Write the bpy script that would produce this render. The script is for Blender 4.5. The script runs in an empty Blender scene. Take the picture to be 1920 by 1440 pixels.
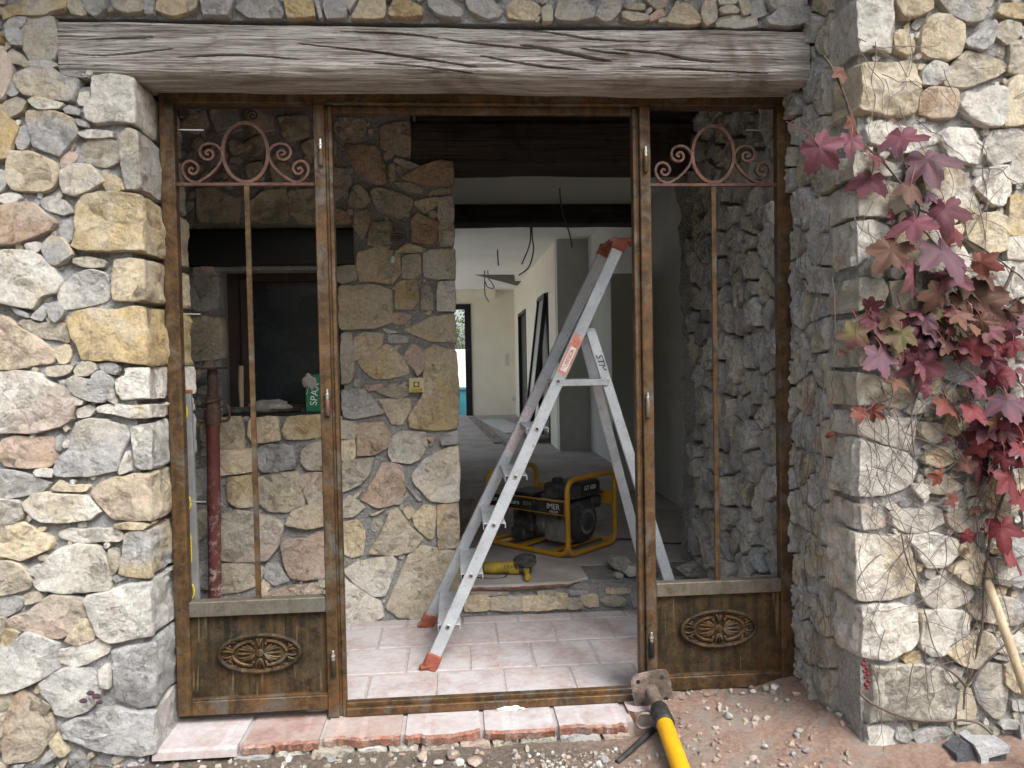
import bpy, bmesh, math, random
import numpy as np
from mathutils import Vector, Matrix
S = bpy.context.scene
COL = S.collection
# ---------------------------------------------------------------- camera
F = 1442.0                                   # focal length in photo pixels (1920 wide)
YAW, PIT, ROL = 0.07556, 0.02921, -0.01902
CAM = np.array([1.0704, -2.9906, 1.3245])
_fw = np.array([math.sin(YAW)*math.cos(PIT), math.cos(YAW)*math.cos(PIT), -math.sin(PIT)])
_r0 = np.array([math.cos(YAW), -math.sin(YAW), 0.0]); _u0 = np.cross(_r0, _fw)
_r = _r0*math.cos(ROL)+_u0*math.sin(ROL); _u = -_r0*math.sin(ROL)+_u0*math.cos(ROL)
cd = bpy.data.cameras.new('camera'); cam = bpy.data.objects.new('camera', cd); COL.objects.link(cam)
cd.sensor_width = 36; cd.lens = F/1920*36; cd.clip_end = 400; cd.clip_start = 0.05
cam.matrix_world = Matrix(((_r[0], _u[0], -_fw[0], CAM[0]), (_r[1], _u[1], -_fw[1], CAM[1]), (_r[2], _u[2], -_fw[2], CAM[2]), (0, 0, 0, 1)))
S.camera = cam
# ---------------------------------------------------------------- light: bright overcast day, soft light from the front right
SUN_EL, SUN_AZ = math.radians(52), math.radians(148)     # azimuth from +Y (into the house) clockwise
w = bpy.data.worlds.new('World'); S.world = w; w.use_nodes = True
wn = w.node_tree; wn.nodes.clear()
sky = wn.nodes.new('ShaderNodeTexSky'); sky.sky_type = 'NISHITA'; sky.sun_disc = False
sky.sun_elevation = SUN_EL; sky.sun_rotation = SUN_AZ; sky.dust_density = 4; sky.air_density = 1.0; sky.ozone_density = 1.0
hs = wn.nodes.new('ShaderNodeHueSaturation'); hs.inputs['Saturation'].default_value = 0.50
bg = wn.nodes.new('ShaderNodeBackground'); bg.inputs['Strength'].default_value = 0.125
wo = wn.nodes.new('ShaderNodeOutputWorld')
wn.links.new(sky.outputs[0], hs.inputs['Color']); wn.links.new(hs.outputs[0], bg.inputs[0]); wn.links.new(bg.outputs[0], wo.inputs[0])
sd = bpy.data.lights.new('sun', 'SUN'); sd.energy = 1.5; sd.angle = math.radians(28); sd.color = (1.0, 0.98, 0.95)
so = bpy.data.objects.new('sun', sd); COL.objects.link(so)
_sv = Vector((math.sin(SUN_AZ)*math.cos(SUN_EL), math.cos(SUN_AZ)*math.cos(SUN_EL), math.sin(SUN_EL)))
so.rotation_euler = _sv.to_track_quat('Z', 'Y').to_euler(); so.location = (4, -8, 9)
S.view_settings.view_transform = 'Standard'; S.view_settings.look = 'None'; S.view_settings.gamma = 1
S.view_settings.exposure = 1.3
S.render.engine = 'CYCLES'
S.cycles.use_denoising = True
try: S.cycles.denoiser = 'OPENIMAGEDENOISE'
except Exception: pass
S.cycles.max_bounces = 8; S.cycles.diffuse_bounces = 5; S.cycles.glossy_bounces = 3; S.cycles.sample_clamp_indirect = 6
# ---------------------------------------------------------------- pixel -> place
def ray(px, py): return _fw + _r*((px-960)/F) - _u*((py-720)/F)
def onY(px, py, Y):
    d = ray(px, py); return CAM + d*((Y-CAM[1])/d[1])
def onX(px, py, X):
    d = ray(px, py); return CAM + d*((X-CAM[0])/d[0])
def onZ(px, py, Z):
    d = ray(px, py); return CAM + d*((Z-CAM[2])/d[2])
# ---------------------------------------------------------------- noise
_rs = np.random.RandomState(7); _PM = np.r_[_rs.permutation(256), _rs.permutation(256)].astype(np.int32); _PM[256:] = _PM[:256]; _VL = _rs.uniform(-1, 1, 256)
_CX = np.array([0, 0, 0, 0, 1, 1, 1, 1])[:, None]; _CY = np.array([0, 0, 1, 1, 0, 0, 1, 1])[:, None]; _CZ = np.array([0, 1, 0, 1, 0, 1, 0, 1])[:, None]
def vnoise(p, sd=0):
    p = np.asarray(p, float)+np.array([sd*0.731, sd*1.37, sd*2.113]) % 256; i = np.floor(p).astype(np.int32); f = p-i; f = f*f*(3-2*f); i &= 255
    v = _VL[_PM[(_PM[(_PM[i[:, 0]+_CX & 255]+i[:, 1]+_CY) & 255]+i[:, 2]+_CZ) & 255]]
    a = v[:4]+(v[4:]-v[:4])*f[:, 0]; a = a[:2]+(a[2:]-a[:2])*f[:, 1]; return a[0]+(a[1]-a[0])*f[:, 2]
def fbm(p, oct=4, sd=0, rough=0.5):
    p = np.asarray(p, float); r = 0; a = 1; t = 0
    for k in range(oct):
        r = r + a*vnoise(p*(2.03**k)+k*17.3, sd+k*31); t += a; a *= rough
    return r/t
def sstep(x): x = np.clip(x, 0, 1); return x*x*(3-2*x)
# ---------------------------------------------------------------- object helpers (all shapes are given in world space)
WLOC = {}
def put(o, parent, loc):
    loc = np.array(loc, float)
    COL.objects.link(o)
    if parent is not None:
        o.parent = parent; o.location = loc-WLOC[parent]
    else: o.location = loc
    WLOC[o] = loc
    return o
def tag(o, label=None, cat=None, group=None, kind=None):
    if label: o['label'] = label
    if cat: o['category'] = cat
    if group: o['group'] = group
    if kind: o['kind'] = kind
    return o
def thing(name, loc, label, cat, group=None):
    o = bpy.data.objects.new(name, None); o.empty_display_size = 0.05
    return tag(put(o, None, loc), label, cat, group)
def mobj(name, V, Fc, m, parent=None, smooth=0, col=None, at=None):
    V = np.asarray(V, float)
    c = V.mean(0) if at is None else np.array(at, float)
    me = bpy.data.meshes.new(name)
    me.from_pydata((V-c).tolist(), [], Fc)
    if m is not None: me.materials.append(m)
    if col is not None:
        at_ = me.color_attributes.new('Col', 'FLOAT_COLOR', 'POINT')
        cc = np.ones((len(V), 4), np.float32); cc[:, :3] = col
        at_.data.foreach_set('color', cc.ravel())
    if smooth:
        me.polygons.foreach_set('use_smooth', [True]*len(me.polygons))
        if smooth < 179: me.set_sharp_from_angle(angle=math.radians(smooth))
    o = bpy.data.objects.new(name, me)
    return put(o, parent, c)
class MB:
    """collects shapes that make ONE piece"""
    def __init__(s): s.V = []; s.F = []
    def add(s, V, Fc):
        n = len(s.V); s.V += [tuple(map(float, v)) for v in V]; s.F += [tuple(i+n for i in f) for f in Fc]; return s
    def bm(s, b):
        b.verts.index_update(); s.add([v.co for v in b.verts], [[v.index for v in f.verts] for f in b.faces]); b.free(); return s
    def box(s, lo, hi, bev=0, seg=1, M=None):
        b = bmesh.new(); bmesh.ops.create_cube(b, size=1)
        lo = np.array(lo, float); hi = np.array(hi, float); c = (lo+hi)/2; d = hi-lo
        for v in b.verts: v.co = Vector(c+np.array(v.co)*d)
        if bev: bmesh.ops.bevel(b, geom=list(b.edges), offset=min(bev, min(abs(d))*0.45), segments=seg, profile=0.5, affect='EDGES')
        if M is not None: bmesh.ops.transform(b, matrix=M, verts=b.verts)
        return s.bm(b)
    def bar(s, p, q, wx, wy, up=(0, 0, 1), bev=0.002):
        p = Vector(p); q = Vector(q); d = (q-p); L = d.length; z = d.normalized(); u = Vector(up)
        x = u.cross(z)
        if x.length < 1e-4: x = Vector((1, 0, 0)).cross(z)
        x.normalize(); y = z.cross(x)
        M = Matrix(((x.x, y.x, z.x, p.x), (x.y, y.y, z.y, p.y), (x.z, y.z, z.z, p.z), (0, 0, 0, 1)))
        return s.box((-wx/2, -wy/2, 0), (wx/2, wy/2, L), bev, 1, M)
    def tube(s, pts, r, n=8, closed=False, cap=True, flat=None):
        P = np.array(pts, float); k = len(P)
        R = np.full(k, r, float) if np.isscalar(r) else np.array(r, float)
        T = np.zeros_like(P)
        for i in range(k):
            a = P[(i-1) % k] if (closed or i > 0) else P[i]; b = P[(i+1) % k] if (closed or i < k-1) else P[i]
            t = b-a; T[i] = t/(np.linalg.norm(t)+1e-12)
        ref = np.array([0, 0, 1.0]) if abs(T[0][2]) < 0.9 else np.array([1.0, 0, 0])
        if flat is not None: ref = np.array(flat[0], float)
        V = []; A = None
        for i in range(k):
            if A is None or flat is not None: A = ref-T[i]*(ref@T[i])
            else: A = A-T[i]*(A@T[i])
            A = A/(np.linalg.norm(A)+1e-12); B = np.cross(T[i], A)
            for j in range(n):
                an = 2*math.pi*j/n
                if flat is None: V.append(P[i]+R[i]*(math.cos(an)*A+math.sin(an)*B))
                else:
                    ca, sa = math.cos(an+math.pi/n), math.sin(an+math.pi/n); q = 1.0/math.cos(math.pi/n) if n == 4 else 1
                    V.append(P[i]+ca*q*flat[1]*A+sa*q*R[i]*B)
        Fc = []
        for i in range(k if closed else k-1):
            for j in range(n):
                a = i*n+j; b = i*n+(j+1) % n; c = ((i+1) % k)*n+(j+1) % n; d = ((i+1) % k)*n+j
                Fc.append((a, b, c, d))
        if cap and not closed: Fc.append(tuple(range(n-1, -1, -1))); Fc.append(tuple((k-1)*n+j for j in range(n)))
        return s.add(V, Fc)
    def lathe(s, p, q, prof, n=20):
        """prof: list of (t along p->q in metres, radius)"""
        p = np.array(p, float); q = np.array(q, float); z = (q-p)/np.linalg.norm(q-p)
        ref = np.array([0, 0, 1.0]) if abs(z[2]) < 0.9 else np.array([1.0, 0, 0])
        a = np.cross(ref, z); a /= np.linalg.norm(a); b = np.cross(z, a); V = []; Fc = []
        for t, r in prof:
            for j in range(n):
                an = 2*math.pi*j/n; V.append(p+z*t+r*(math.cos(an)*a+math.sin(an)*b))
        for i in range(len(prof)-1):
            for j in range(n): Fc.append((i*n+j, i*n+(j+1) % n, (i+1)*n+(j+1) % n, (i+1)*n+j))
        Fc.append(tuple(range(n-1, -1, -1))); Fc.append(tuple((len(prof)-1)*n+j for j in range(n)))
        return s.add(V, Fc)
    def prism(s, poly, ax, lo, hi):
        """poly in the two other axes, extruded along axis ax"""
        n = len(poly); V = []
        for h in (lo, hi):
            for a, b in poly:
                v = [a, b]; v.insert(ax, h); V.append(v)
        Fc = [tuple(range(n-1, -1, -1)), tuple(range(n, 2*n))]+[(i, (i+1) % n, n+(i+1) % n, n+i) for i in range(n)]
        return s.add(V, Fc)
    def grid(s, f, nu, nv):
        V = [f(i/nu, j/nv) for j in range(nv+1) for i in range(nu+1)]
        return s.add(V, [(j*(nu+1)+i, j*(nu+1)+i+1, (j+1)*(nu+1)+i+1, (j+1)*(nu+1)+i) for j in range(nv) for i in range(nu)])
    def xf(s, M):
        s.V = [tuple(M @ Vector(v)) for v in s.V]; return s
    def out(s, name, m, parent=None, smooth=35, col=None, at=None): return mobj(name, s.V, s.F, m, parent, smooth, col, at)
def catmull(P, k=8, closed=False):
    P = np.array(P, float); n = len(P); out = []
    for i in range(n if closed else n-1):
        p0 = P[(i-1) % n] if (closed or i > 0) else P[i]; p1 = P[i]; p2 = P[(i+1) % n]; p3 = P[(i+2) % n] if (closed or i < n-2) else P[(i+1) % n]
        for j in range(k):
            t = j/k; out.append(0.5*((2*p1)+(-p0+p2)*t+(2*p0-5*p1+4*p2-p3)*t*t+(-p0+3*p1-3*p2+p3)*t**3))
    if not closed: out.append(P[-1])
    return np.array(out)
def text(name, body, m, parent, loc, rot, size, extrude=0.0004, shear=0, align='CENTER'):
    c = bpy.data.curves.new(name, 'FONT'); c.body = body; c.size = size; c.extrude = extrude; c.shear = shear
    c.align_x = align; c.align_y = 'CENTER'; c.materials.append(m)
    tmp = bpy.data.objects.new(name, c); me = bpy.data.meshes.new_from_object(tmp); bpy.data.objects.remove(tmp); me.materials.clear(); me.materials.append(m)
    o = bpy.data.objects.new(name, me); put(o, parent, loc)
    o.rotation_euler = rot if not isinstance(rot, Matrix) else rot.to_euler()
    return o
# ---------------------------------------------------------------- materials
class NT:
    def __init__(s, name):
        s.m = bpy.data.materials.new(name); s.m.use_nodes = True; s.t = s.m.node_tree; s.t.nodes.clear()
        s.o = s.t.nodes.new('ShaderNodeOutputMaterial'); s.b = s.t.nodes.new('ShaderNodeBsdfPrincipled')
        s.t.links.new(s.b.outputs[0], s.o.inputs[0])
    def set(s, k, v):
        i = s.b.inputs[k]
        if hasattr(v, 'is_output'): s.t.links.new(v, i)
        else: i.default_value = (*v, 1) if isinstance(v, tuple) and len(v) == 3 else v
        return s
    def lk(s, v, i):
        if hasattr(v, 'is_output'): s.t.links.new(v, i)
        else: i.default_value = (*v, 1) if isinstance(v, tuple) and len(v) == 3 and i.type == 'RGBA' else v
    def pos(s, sc=(1, 1, 1), obj=False, rot=(0, 0, 0)):
        if obj: p = s.t.nodes.new('ShaderNodeTexCoord').outputs['Object']
        else: p = s.t.nodes.new('ShaderNodeNewGeometry').outputs['Position']
        mp = s.t.nodes.new('ShaderNodeMapping'); mp.inputs['Scale'].default_value = sc; mp.inputs['Rotation'].default_value = rot
        s.t.links.new(p, mp.inputs[0]); return mp.outputs[0]
    def noise(s, v, sc, det=6, rough=0.6, dist=0):
        n = s.t.nodes.new('ShaderNodeTexNoise'); s.t.links.new(v, n.inputs['Vector']); n.inputs['Scale'].default_value = sc
        n.inputs['Detail'].default_value = det; n.inputs['Roughness'].default_value = rough; n.inputs['Distortion'].default_value = dist
        return n.outputs['Fac']
    def voro(s, v, sc, feat='F1', rnd=1):
        n = s.t.nodes.new('ShaderNodeTexVoronoi'); n.feature = feat; s.t.links.new(v, n.inputs['Vector']); n.inputs['Scale'].default_value = sc
        return n.outputs['Distance']
    def ramp(s, f, st, interp='LINEAR'):
        n = s.t.nodes.new('ShaderNodeValToRGB'); s.t.links.new(f, n.inputs[0]); r = n.color_ramp; r.interpolation = interp
        while len(r.elements) < len(st): r.elements.new(0.5)
        for e, (p, c) in zip(r.elements, st):
            e.position = p; e.color = (*c, 1) if not np.isscalar(c) else (c, c, c, 1)
        return n.outputs[0]
    def mix(s, f, a, b, mode='MIX'):
        n = s.t.nodes.new('ShaderNodeMix'); n.data_type = 'RGBA'; n.blend_type = mode
        s.lk(f, n.inputs[0]); s.lk(a, n.inputs[6]); s.lk(b, n.inputs[7]); return n.outputs[2]
    def math(s, op, a, b=0.0):
        n = s.t.nodes.new('ShaderNodeMath'); n.operation = op; s.lk(a, n.inputs[0]); s.lk(b, n.inputs[1]); return n.outputs[0]
    def attr(s, nm):
        n = s.t.nodes.new('ShaderNodeAttribute'); n.attribute_name = nm; return n.outputs['Color']
    def bump(s, h, st=0.5, d=0.01, prev=None):
        n = s.t.nodes.new('ShaderNodeBump'); n.inputs['Strength'].default_value = st; n.inputs['Distance'].default_value = d
        s.t.links.new(h, n.inputs['Height'])
        if prev is not None: s.t.links.new(prev, n.inputs['Normal'])
        s.t.links.new(n.outputs[0], s.b.inputs['Normal']); return n.outputs[0]
def mk_stone(name, dirt=1.0, bright=1.0):
    n = NT(name); p = n.pos(); c = n.attr('Col')
    a = n.noise(p, 7, 9, 0.68); b = n.noise(p, 38, 8, 0.7); d = n.noise(p, 3.1, 5, 0.6, 0.6); e = n.noise(p, 140, 4, 0.7)
    c = n.mix(1, c, n.ramp(b, [(0.28, 0.80*bright), (0.5, 0.98*bright), (0.72, 1.12*bright)]), 'MULTIPLY')
    c = n.mix(n.ramp(a, [(0.47, 0.0), (0.62, 0.45*dirt)]), c, (0.34*bright, 0.335*bright, 0.32*bright))          # grey weathering
    c = n.mix(n.ramp(d, [(0.55, 0.0), (0.68, 0.5)]), c, (0.60*bright, 0.57*bright, 0.50*bright))            # pale bloom
    c = n.mix(n.math('MULTIPLY', n.ramp(n.noise(p, 55, 7, 0.75), [(0.62, 0.0), (0.72, 0.6*dirt)]), n.ramp(a, [(0.4, 0.2), (0.6, 1.0)])), c, (0.10, 0.095, 0.085))  # dark lichen specks
    c = n.mix(n.ramp(e, [(0.3, 0.20*dirt), (0.45, 0.0)]), c, (0.16, 0.15, 0.13))
    n.set('Base Color', c).set('Roughness', 0.9).set('Specular IOR Level', 0.2)
    def facet(sc, wob):
        w_ = n.t.nodes.new('ShaderNodeTexNoise'); w_.inputs['Scale'].default_value = sc*0.8; w_.inputs['Detail'].default_value = 4; n.t.links.new(p, w_.inputs['Vector'])
        m_ = n.t.nodes.new('ShaderNodeVectorMath'); m_.operation = 'MULTIPLY_ADD'; n.t.links.new(w_.outputs['Color'], m_.inputs[0]); m_.inputs[1].default_value = (wob,)*3; n.t.links.new(p, m_.inputs[2])
        v_ = n.t.nodes.new('ShaderNodeTexVoronoi'); v_.inputs['Scale'].default_value = sc; n.t.links.new(m_.outputs[0], v_.inputs['Vector'])
        d_ = n.t.nodes.new('ShaderNodeVectorMath'); d_.operation = 'SUBTRACT'; n.t.links.new(m_.outputs[0], d_.inputs[0]); n.t.links.new(v_.outputs['Position'], d_.inputs[1])
        e_ = n.t.nodes.new('ShaderNodeVectorMath'); e_.operation = 'SUBTRACT'; n.t.links.new(v_.outputs['Color'], e_.inputs[0]); e_.inputs[1].default_value = (0.5, 0.5, 0.5)
        f_ = n.t.nodes.new('ShaderNodeVectorMath'); f_.operation = 'DOT_PRODUCT'; n.t.links.new(d_.outputs[0], f_.inputs[0]); n.t.links.new(e_.outputs[0], f_.inputs[1])
        return n.math('MULTIPLY', f_.outputs['Value'], 10.0)
    h0 = n.bump(facet(9, 0.12), 0.9, 0.11); h0 = n.bump(facet(30, 0.05), 0.7, 0.10, h0)
    h1 = n.bump(n.noise(p, 30, 12, 0.78, 0.3), 0.85, 0.016, h0); n.bump(n.noise(p, 140, 6, 0.75), 0.8, 0.005, h1)
    fine = n.noise(p, 95, 9, 0.8, 0.4); n.set('Base Color', n.mix(1, c, n.ramp(fine, [(0.30, 0.62), (0.5, 1.02), (0.68, 1.2)]), 'MULTIPLY'))
    return n.m
def mk_mortar(name, c1, c2, c3):
    n = NT(name); p = n.pos(); a = n.noise(p, 9, 8, 0.7); b = n.noise(p, 70, 6, 0.7)
    c = n.mix(n.ramp(a, [(0.35, 0.0), (0.65, 1.0)]), c1, c2); c = n.mix(n.ramp(b, [(0.4, 0.0), (0.65, 0.6)]), c, c3)
    n.set('Base Color', c).set('Roughness', 0.95).set('Specular IOR Level', 0.15)
    c = n.mix(n.ramp(n.voro(p, 75), [(0.12, 0.55), (0.25, 0.0)]), c, tuple(min(1, x*1.35) for x in c1)); c = n.mix(n.ramp(n.noise(p, 22, 8, 0.75, 0.5), [(0.58, 0.0), (0.70, 0.5)]), c, tuple(x*0.75 for x in c3)); n.set('Base Color', c)
    h = n.bump(n.noise(p, 30, 10, 0.8, 0.4), 1.0, 0.035); h = n.bump(n.voro(p, 75), 0.6, 0.012, h); n.bump(n.noise(p, 160, 4, 0.7), 0.7, 0.005, h); return n.m
def mk_plain(name, col, rough=0.6, metal=0.0, var=0.25, sc=30, bump=0.2, bd=0.002, dirt=None, spec=0.4):
    n = NT(name); p = n.pos(); a = n.noise(p, sc, 6, 0.65)
    c = n.mix(n.ramp(a, [(0.3, 0.0), (0.7, 1.0)]), tuple(x*(1-var) for x in col), tuple(min(1, x*(1+var)) for x in col))
    if dirt:
        c = n.mix(n.ramp(n.noise(p, sc*0.4, 8, 0.7), [(0.48, 0.0), (0.66, dirt[3])]), c, dirt[:3])
    n.set('Base Color', c).set('Metallic', metal).set('Specular IOR Level', spec)
    n.set('Roughness', n.ramp(a, [(0.3, max(0.02, rough-0.12)), (0.7, min(1, rough+0.12))]))
    if bump: n.bump(n.noise(p, sc*3, 5, 0.6), bump, bd)
    return n.m
def mk_rust(name, base, grey=0.2, streak=1.0, drip=0.0):
    n = NT(name); p = n.pos(); v = n.pos((34, 34, 1.6)); v2 = n.pos((42, 42, 2.6))
    a = n.noise(p, 24, 10, 0.72, 0.4); b = n.noise(v, 1, 4, 0.6); g = n.noise(p, 9, 8, 0.7, 0.6); k = n.noise(p, 85, 7, 0.75); o = n.noise(p, 5, 7, 0.68, 0.8)
    dk, md, lt = base
    c = n.ramp(a, [(0.30, dk), (0.47, md), (0.64, lt)])
    c = n.mix(n.ramp(b, [(0.36, 0.85*streak), (0.50, 0.0)]), c, dk); c = n.mix(n.ramp(b, [(0.54, 0.0), (0.66, 0.6*streak)]), c, tuple(min(1, 1.25*x) for x in lt))
    c = n.mix(n.ramp(o, [(0.52, 0.0), (0.66, 0.55)]), c, tuple(0.45*x+0.55*y for x, y in zip(lt, (0.24, 0.105, 0.035))))
    c = n.mix(n.ramp(g, [(0.52, 0.0), (0.64, min(1, grey*2.4))]), c, (0.150, 0.145, 0.125))
    c = n.mix(n.ramp(k, [(0.56, 0.0), (0.68, 0.6)]), c, tuple(x*0.5 for x in dk))
    c = n.mix(n.ramp(n.noise(p, 150, 4, 0.7), [(0.64, 0.0), (0.72, 0.5)]), c, (0.36, 0.27, 0.17))
    if drip:
        c = n.mix(n.math('MULTIPLY', n.ramp(n.noise(v2, 1, 3, 0.5, 0.9), [(0.64, 0.0), (0.70, drip)]), n.ramp(o, [(0.35, 0.2), (0.6, 1.0)])), c, (0.30, 0.235, 0.13))
    n.set('Base Color', c).set('Roughness', n.ramp(k, [(0.3, 0.38), (0.7, 0.78)])).set('Metallic', 0.4).set('Specular IOR Level', 0.5)
    h = n.bump(a, 0.35, 0.006); n.bump(k, 0.5, 0.003, h); return n.m
def mk_wood(name, axis, cols, sc=1.0, bump=0.6):
    n = NT(name); st = [16.0*sc]*3; st[axis] = 0.9*sc; p = n.pos(tuple(st)); st2 = [70.0*sc]*3; st2[axis] = 2.0*sc; q = n.pos(tuple(st2)); o = n.pos()
    a = n.noise(p, 1, 8, 0.62, 0.35); b = n.noise(q, 1, 6, 0.7, 0.2); g = n.noise(o, 3.2, 7, 0.65, 0.8)
    c = n.ramp(a, [(0.22, cols[0]), (0.38, cols[1]), (0.56, cols[2]), (0.74, cols[3])])
    c = n.mix(n.ramp(b, [(0.36, 0.8), (0.48, 0.0)]), c, cols[0])
    st3 = [30.0*sc]*3; st3[axis] = 0.55*sc; ck = n.math('ABSOLUTE', n.math('SUBTRACT', n.noise(n.pos(tuple(st3)), 1, 5, 0.6, 0.5), 0.5)); c = n.mix(n.math('MULTIPLY', n.ramp(ck, [(0.003, 0.9), (0.013, 0.0)]), n.ramp(n.noise(o, 7, 4, 0.6), [(0.45, 0.0), (0.58, 1.0)])), c, tuple(x*0.5 for x in cols[0]))
    c = n.mix(n.ramp(g, [(0.50, 0.0), (0.66, 0.72)]), c, tuple(x*0.50*y for x, y in zip(cols[1], (1.0, 0.88, 0.80))))
    n.set('Base Color', c).set('Roughness', 0.88).set('Specular IOR Level', 0.2)
    h = n.bump(a, bump, 0.012); h = n.bump(n.ramp(ck, [(0.0, 0.0), (0.015, 1.0)]), bump*0.6, 0.005, h); n.bump(b, bump, 0.006, h); return n.m
M = {}
M['stone'] = mk_stone('limestone', 0.50, 1.10); M['stone_bleached'] = mk_stone('bleached_limestone', 0.85, 1.13)
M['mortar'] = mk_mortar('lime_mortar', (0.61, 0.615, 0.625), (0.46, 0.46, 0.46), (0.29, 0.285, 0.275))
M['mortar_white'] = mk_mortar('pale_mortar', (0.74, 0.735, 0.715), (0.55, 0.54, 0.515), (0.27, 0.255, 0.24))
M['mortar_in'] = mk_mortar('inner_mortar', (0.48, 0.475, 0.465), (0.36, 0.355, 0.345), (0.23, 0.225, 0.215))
M['beam'] = mk_wood('weathered_oak', 0, [(0.070, 0.060, 0.052), (0.31, 0.282, 0.255), (0.50, 0.474, 0.442), (0.70, 0.682, 0.655)], 3.2, 0.8)
M['darkwood'] = mk_wood('dark_oak', 0, [(0.012, 0.010, 0.009), (0.035, 0.029, 0.025), (0.058, 0.049, 0.042), (0.085, 0.073, 0.062)])
M['soffitwood'] = mk_wood('soffit_oak', 0, [(0.02, 0.016, 0.013), (0.07, 0.055, 0.045), (0.11, 0.092, 0.078), (0.16, 0.135, 0.115)])
M['rust'] = mk_rust('rusted_iron', ((0.028, 0.018, 0.010), (0.074, 0.043, 0.019), (0.150, 0.084, 0.033)), 0.26, 0.45)
M['rust_panel'] = mk_rust('rusted_sheet', ((0.015, 0.011, 0.007), (0.044, 0.030, 0.014), (0.086, 0.056, 0.023)), 0.06, 1.0, 0.6)
M['rust_grey'] = mk_rust('grey_iron', ((0.085, 0.066, 0.042), (0.135, 0.122, 0.095), (0.175, 0.165, 0.14)), 0.4, 0.3)
M['rust_red'] = mk_rust('red_iron', ((0.06, 0.030, 0.022), (0.11, 0.055, 0.043), (0.165, 0.090, 0.072)), 0.08, 0.4)
M['plaster_far'] = mk_plain('cream_plaster', (0.84, 0.80, 0.67), 0.9, 0, 0.05, 3, 0.1)
M['plaster_grey'] = mk_plain('raw_plaster', (0.62, 0.62, 0.58), 0.92, 0, 0.10, 4, 0.25, 0.003)
M['ceiling'] = mk_plain('ceiling_paint', (0.80, 0.79, 0.74), 0.9, 0, 0.05, 2, 0.1)
M['black'] = mk_plain('black_steel', (0.012, 0.013, 0.015), 0.45, 0, 0.2, 10, 0)
# ---------------------------------------------------------------- stones
PAL = dict(W=(0.65, 0.63, 0.575), C=(0.60, 0.52, 0.375), O=(0.52, 0.405, 0.22), P=(0.50, 0.395, 0.33), G=(0.42, 0.42, 0.415),
           T=(0.46, 0.425, 0.345), R=(0.45, 0.33, 0.235), D=(0.24, 0.24, 0.24))
class Plane:
    def __init__(s, O, U, N):
        s.O = np.array(O, float); s.U = np.array(U, float); s.N = np.array(N, float); s.V = np.array([0, 0, 1.0])
    def at(s, u, v, h): return s.O+np.outer(u, s.U)+np.outer(v, s.V)+np.outer(h, s.N)
    def uv(s, px, py):
        d = ray(px, py); t = ((s.O-CAM)@s.N)/(d@s.N); p = CAM+d*t-s.O; return (p@s.U, p@s.V)
Y_L, Y_R, Y_IN, X_R = -0.185, -0.455, 1.10, 2.442
PL_L = Plane((0, Y_L, 0), (1, 0, 0), (0, -1, 0))
PL_R = Plane((0, Y_R, 0), (1, 0, 0), (0, -1, 0))
PL_I = Plane((0, Y_IN, 0), (1, 0, 0), (0, -1, 0))
PL_S = Plane((X_R, 0, 0), (0, -1, 0), (-1, 0, 0))
PL_STEP = Plane((0, 1.105, 0), (1, 0, 0), (0, -1, 0))
def parea(P): x, y = P[:, 0], P[:, 1]; return 0.5*np.sum(x*np.roll(y, -1)-y*np.roll(x, -1))
def resample(P, n):
    Q = np.vstack([P, P[:1]]); d = np.r_[0, np.cumsum(np.linalg.norm(np.diff(Q, axis=0), axis=1))]
    t = np.linspace(0, d[-1], n+1)[:-1]; return np.c_[np.interp(t, d, Q[:, 0]), np.interp(t, d, Q[:, 1])]
SEED = [100]
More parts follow.
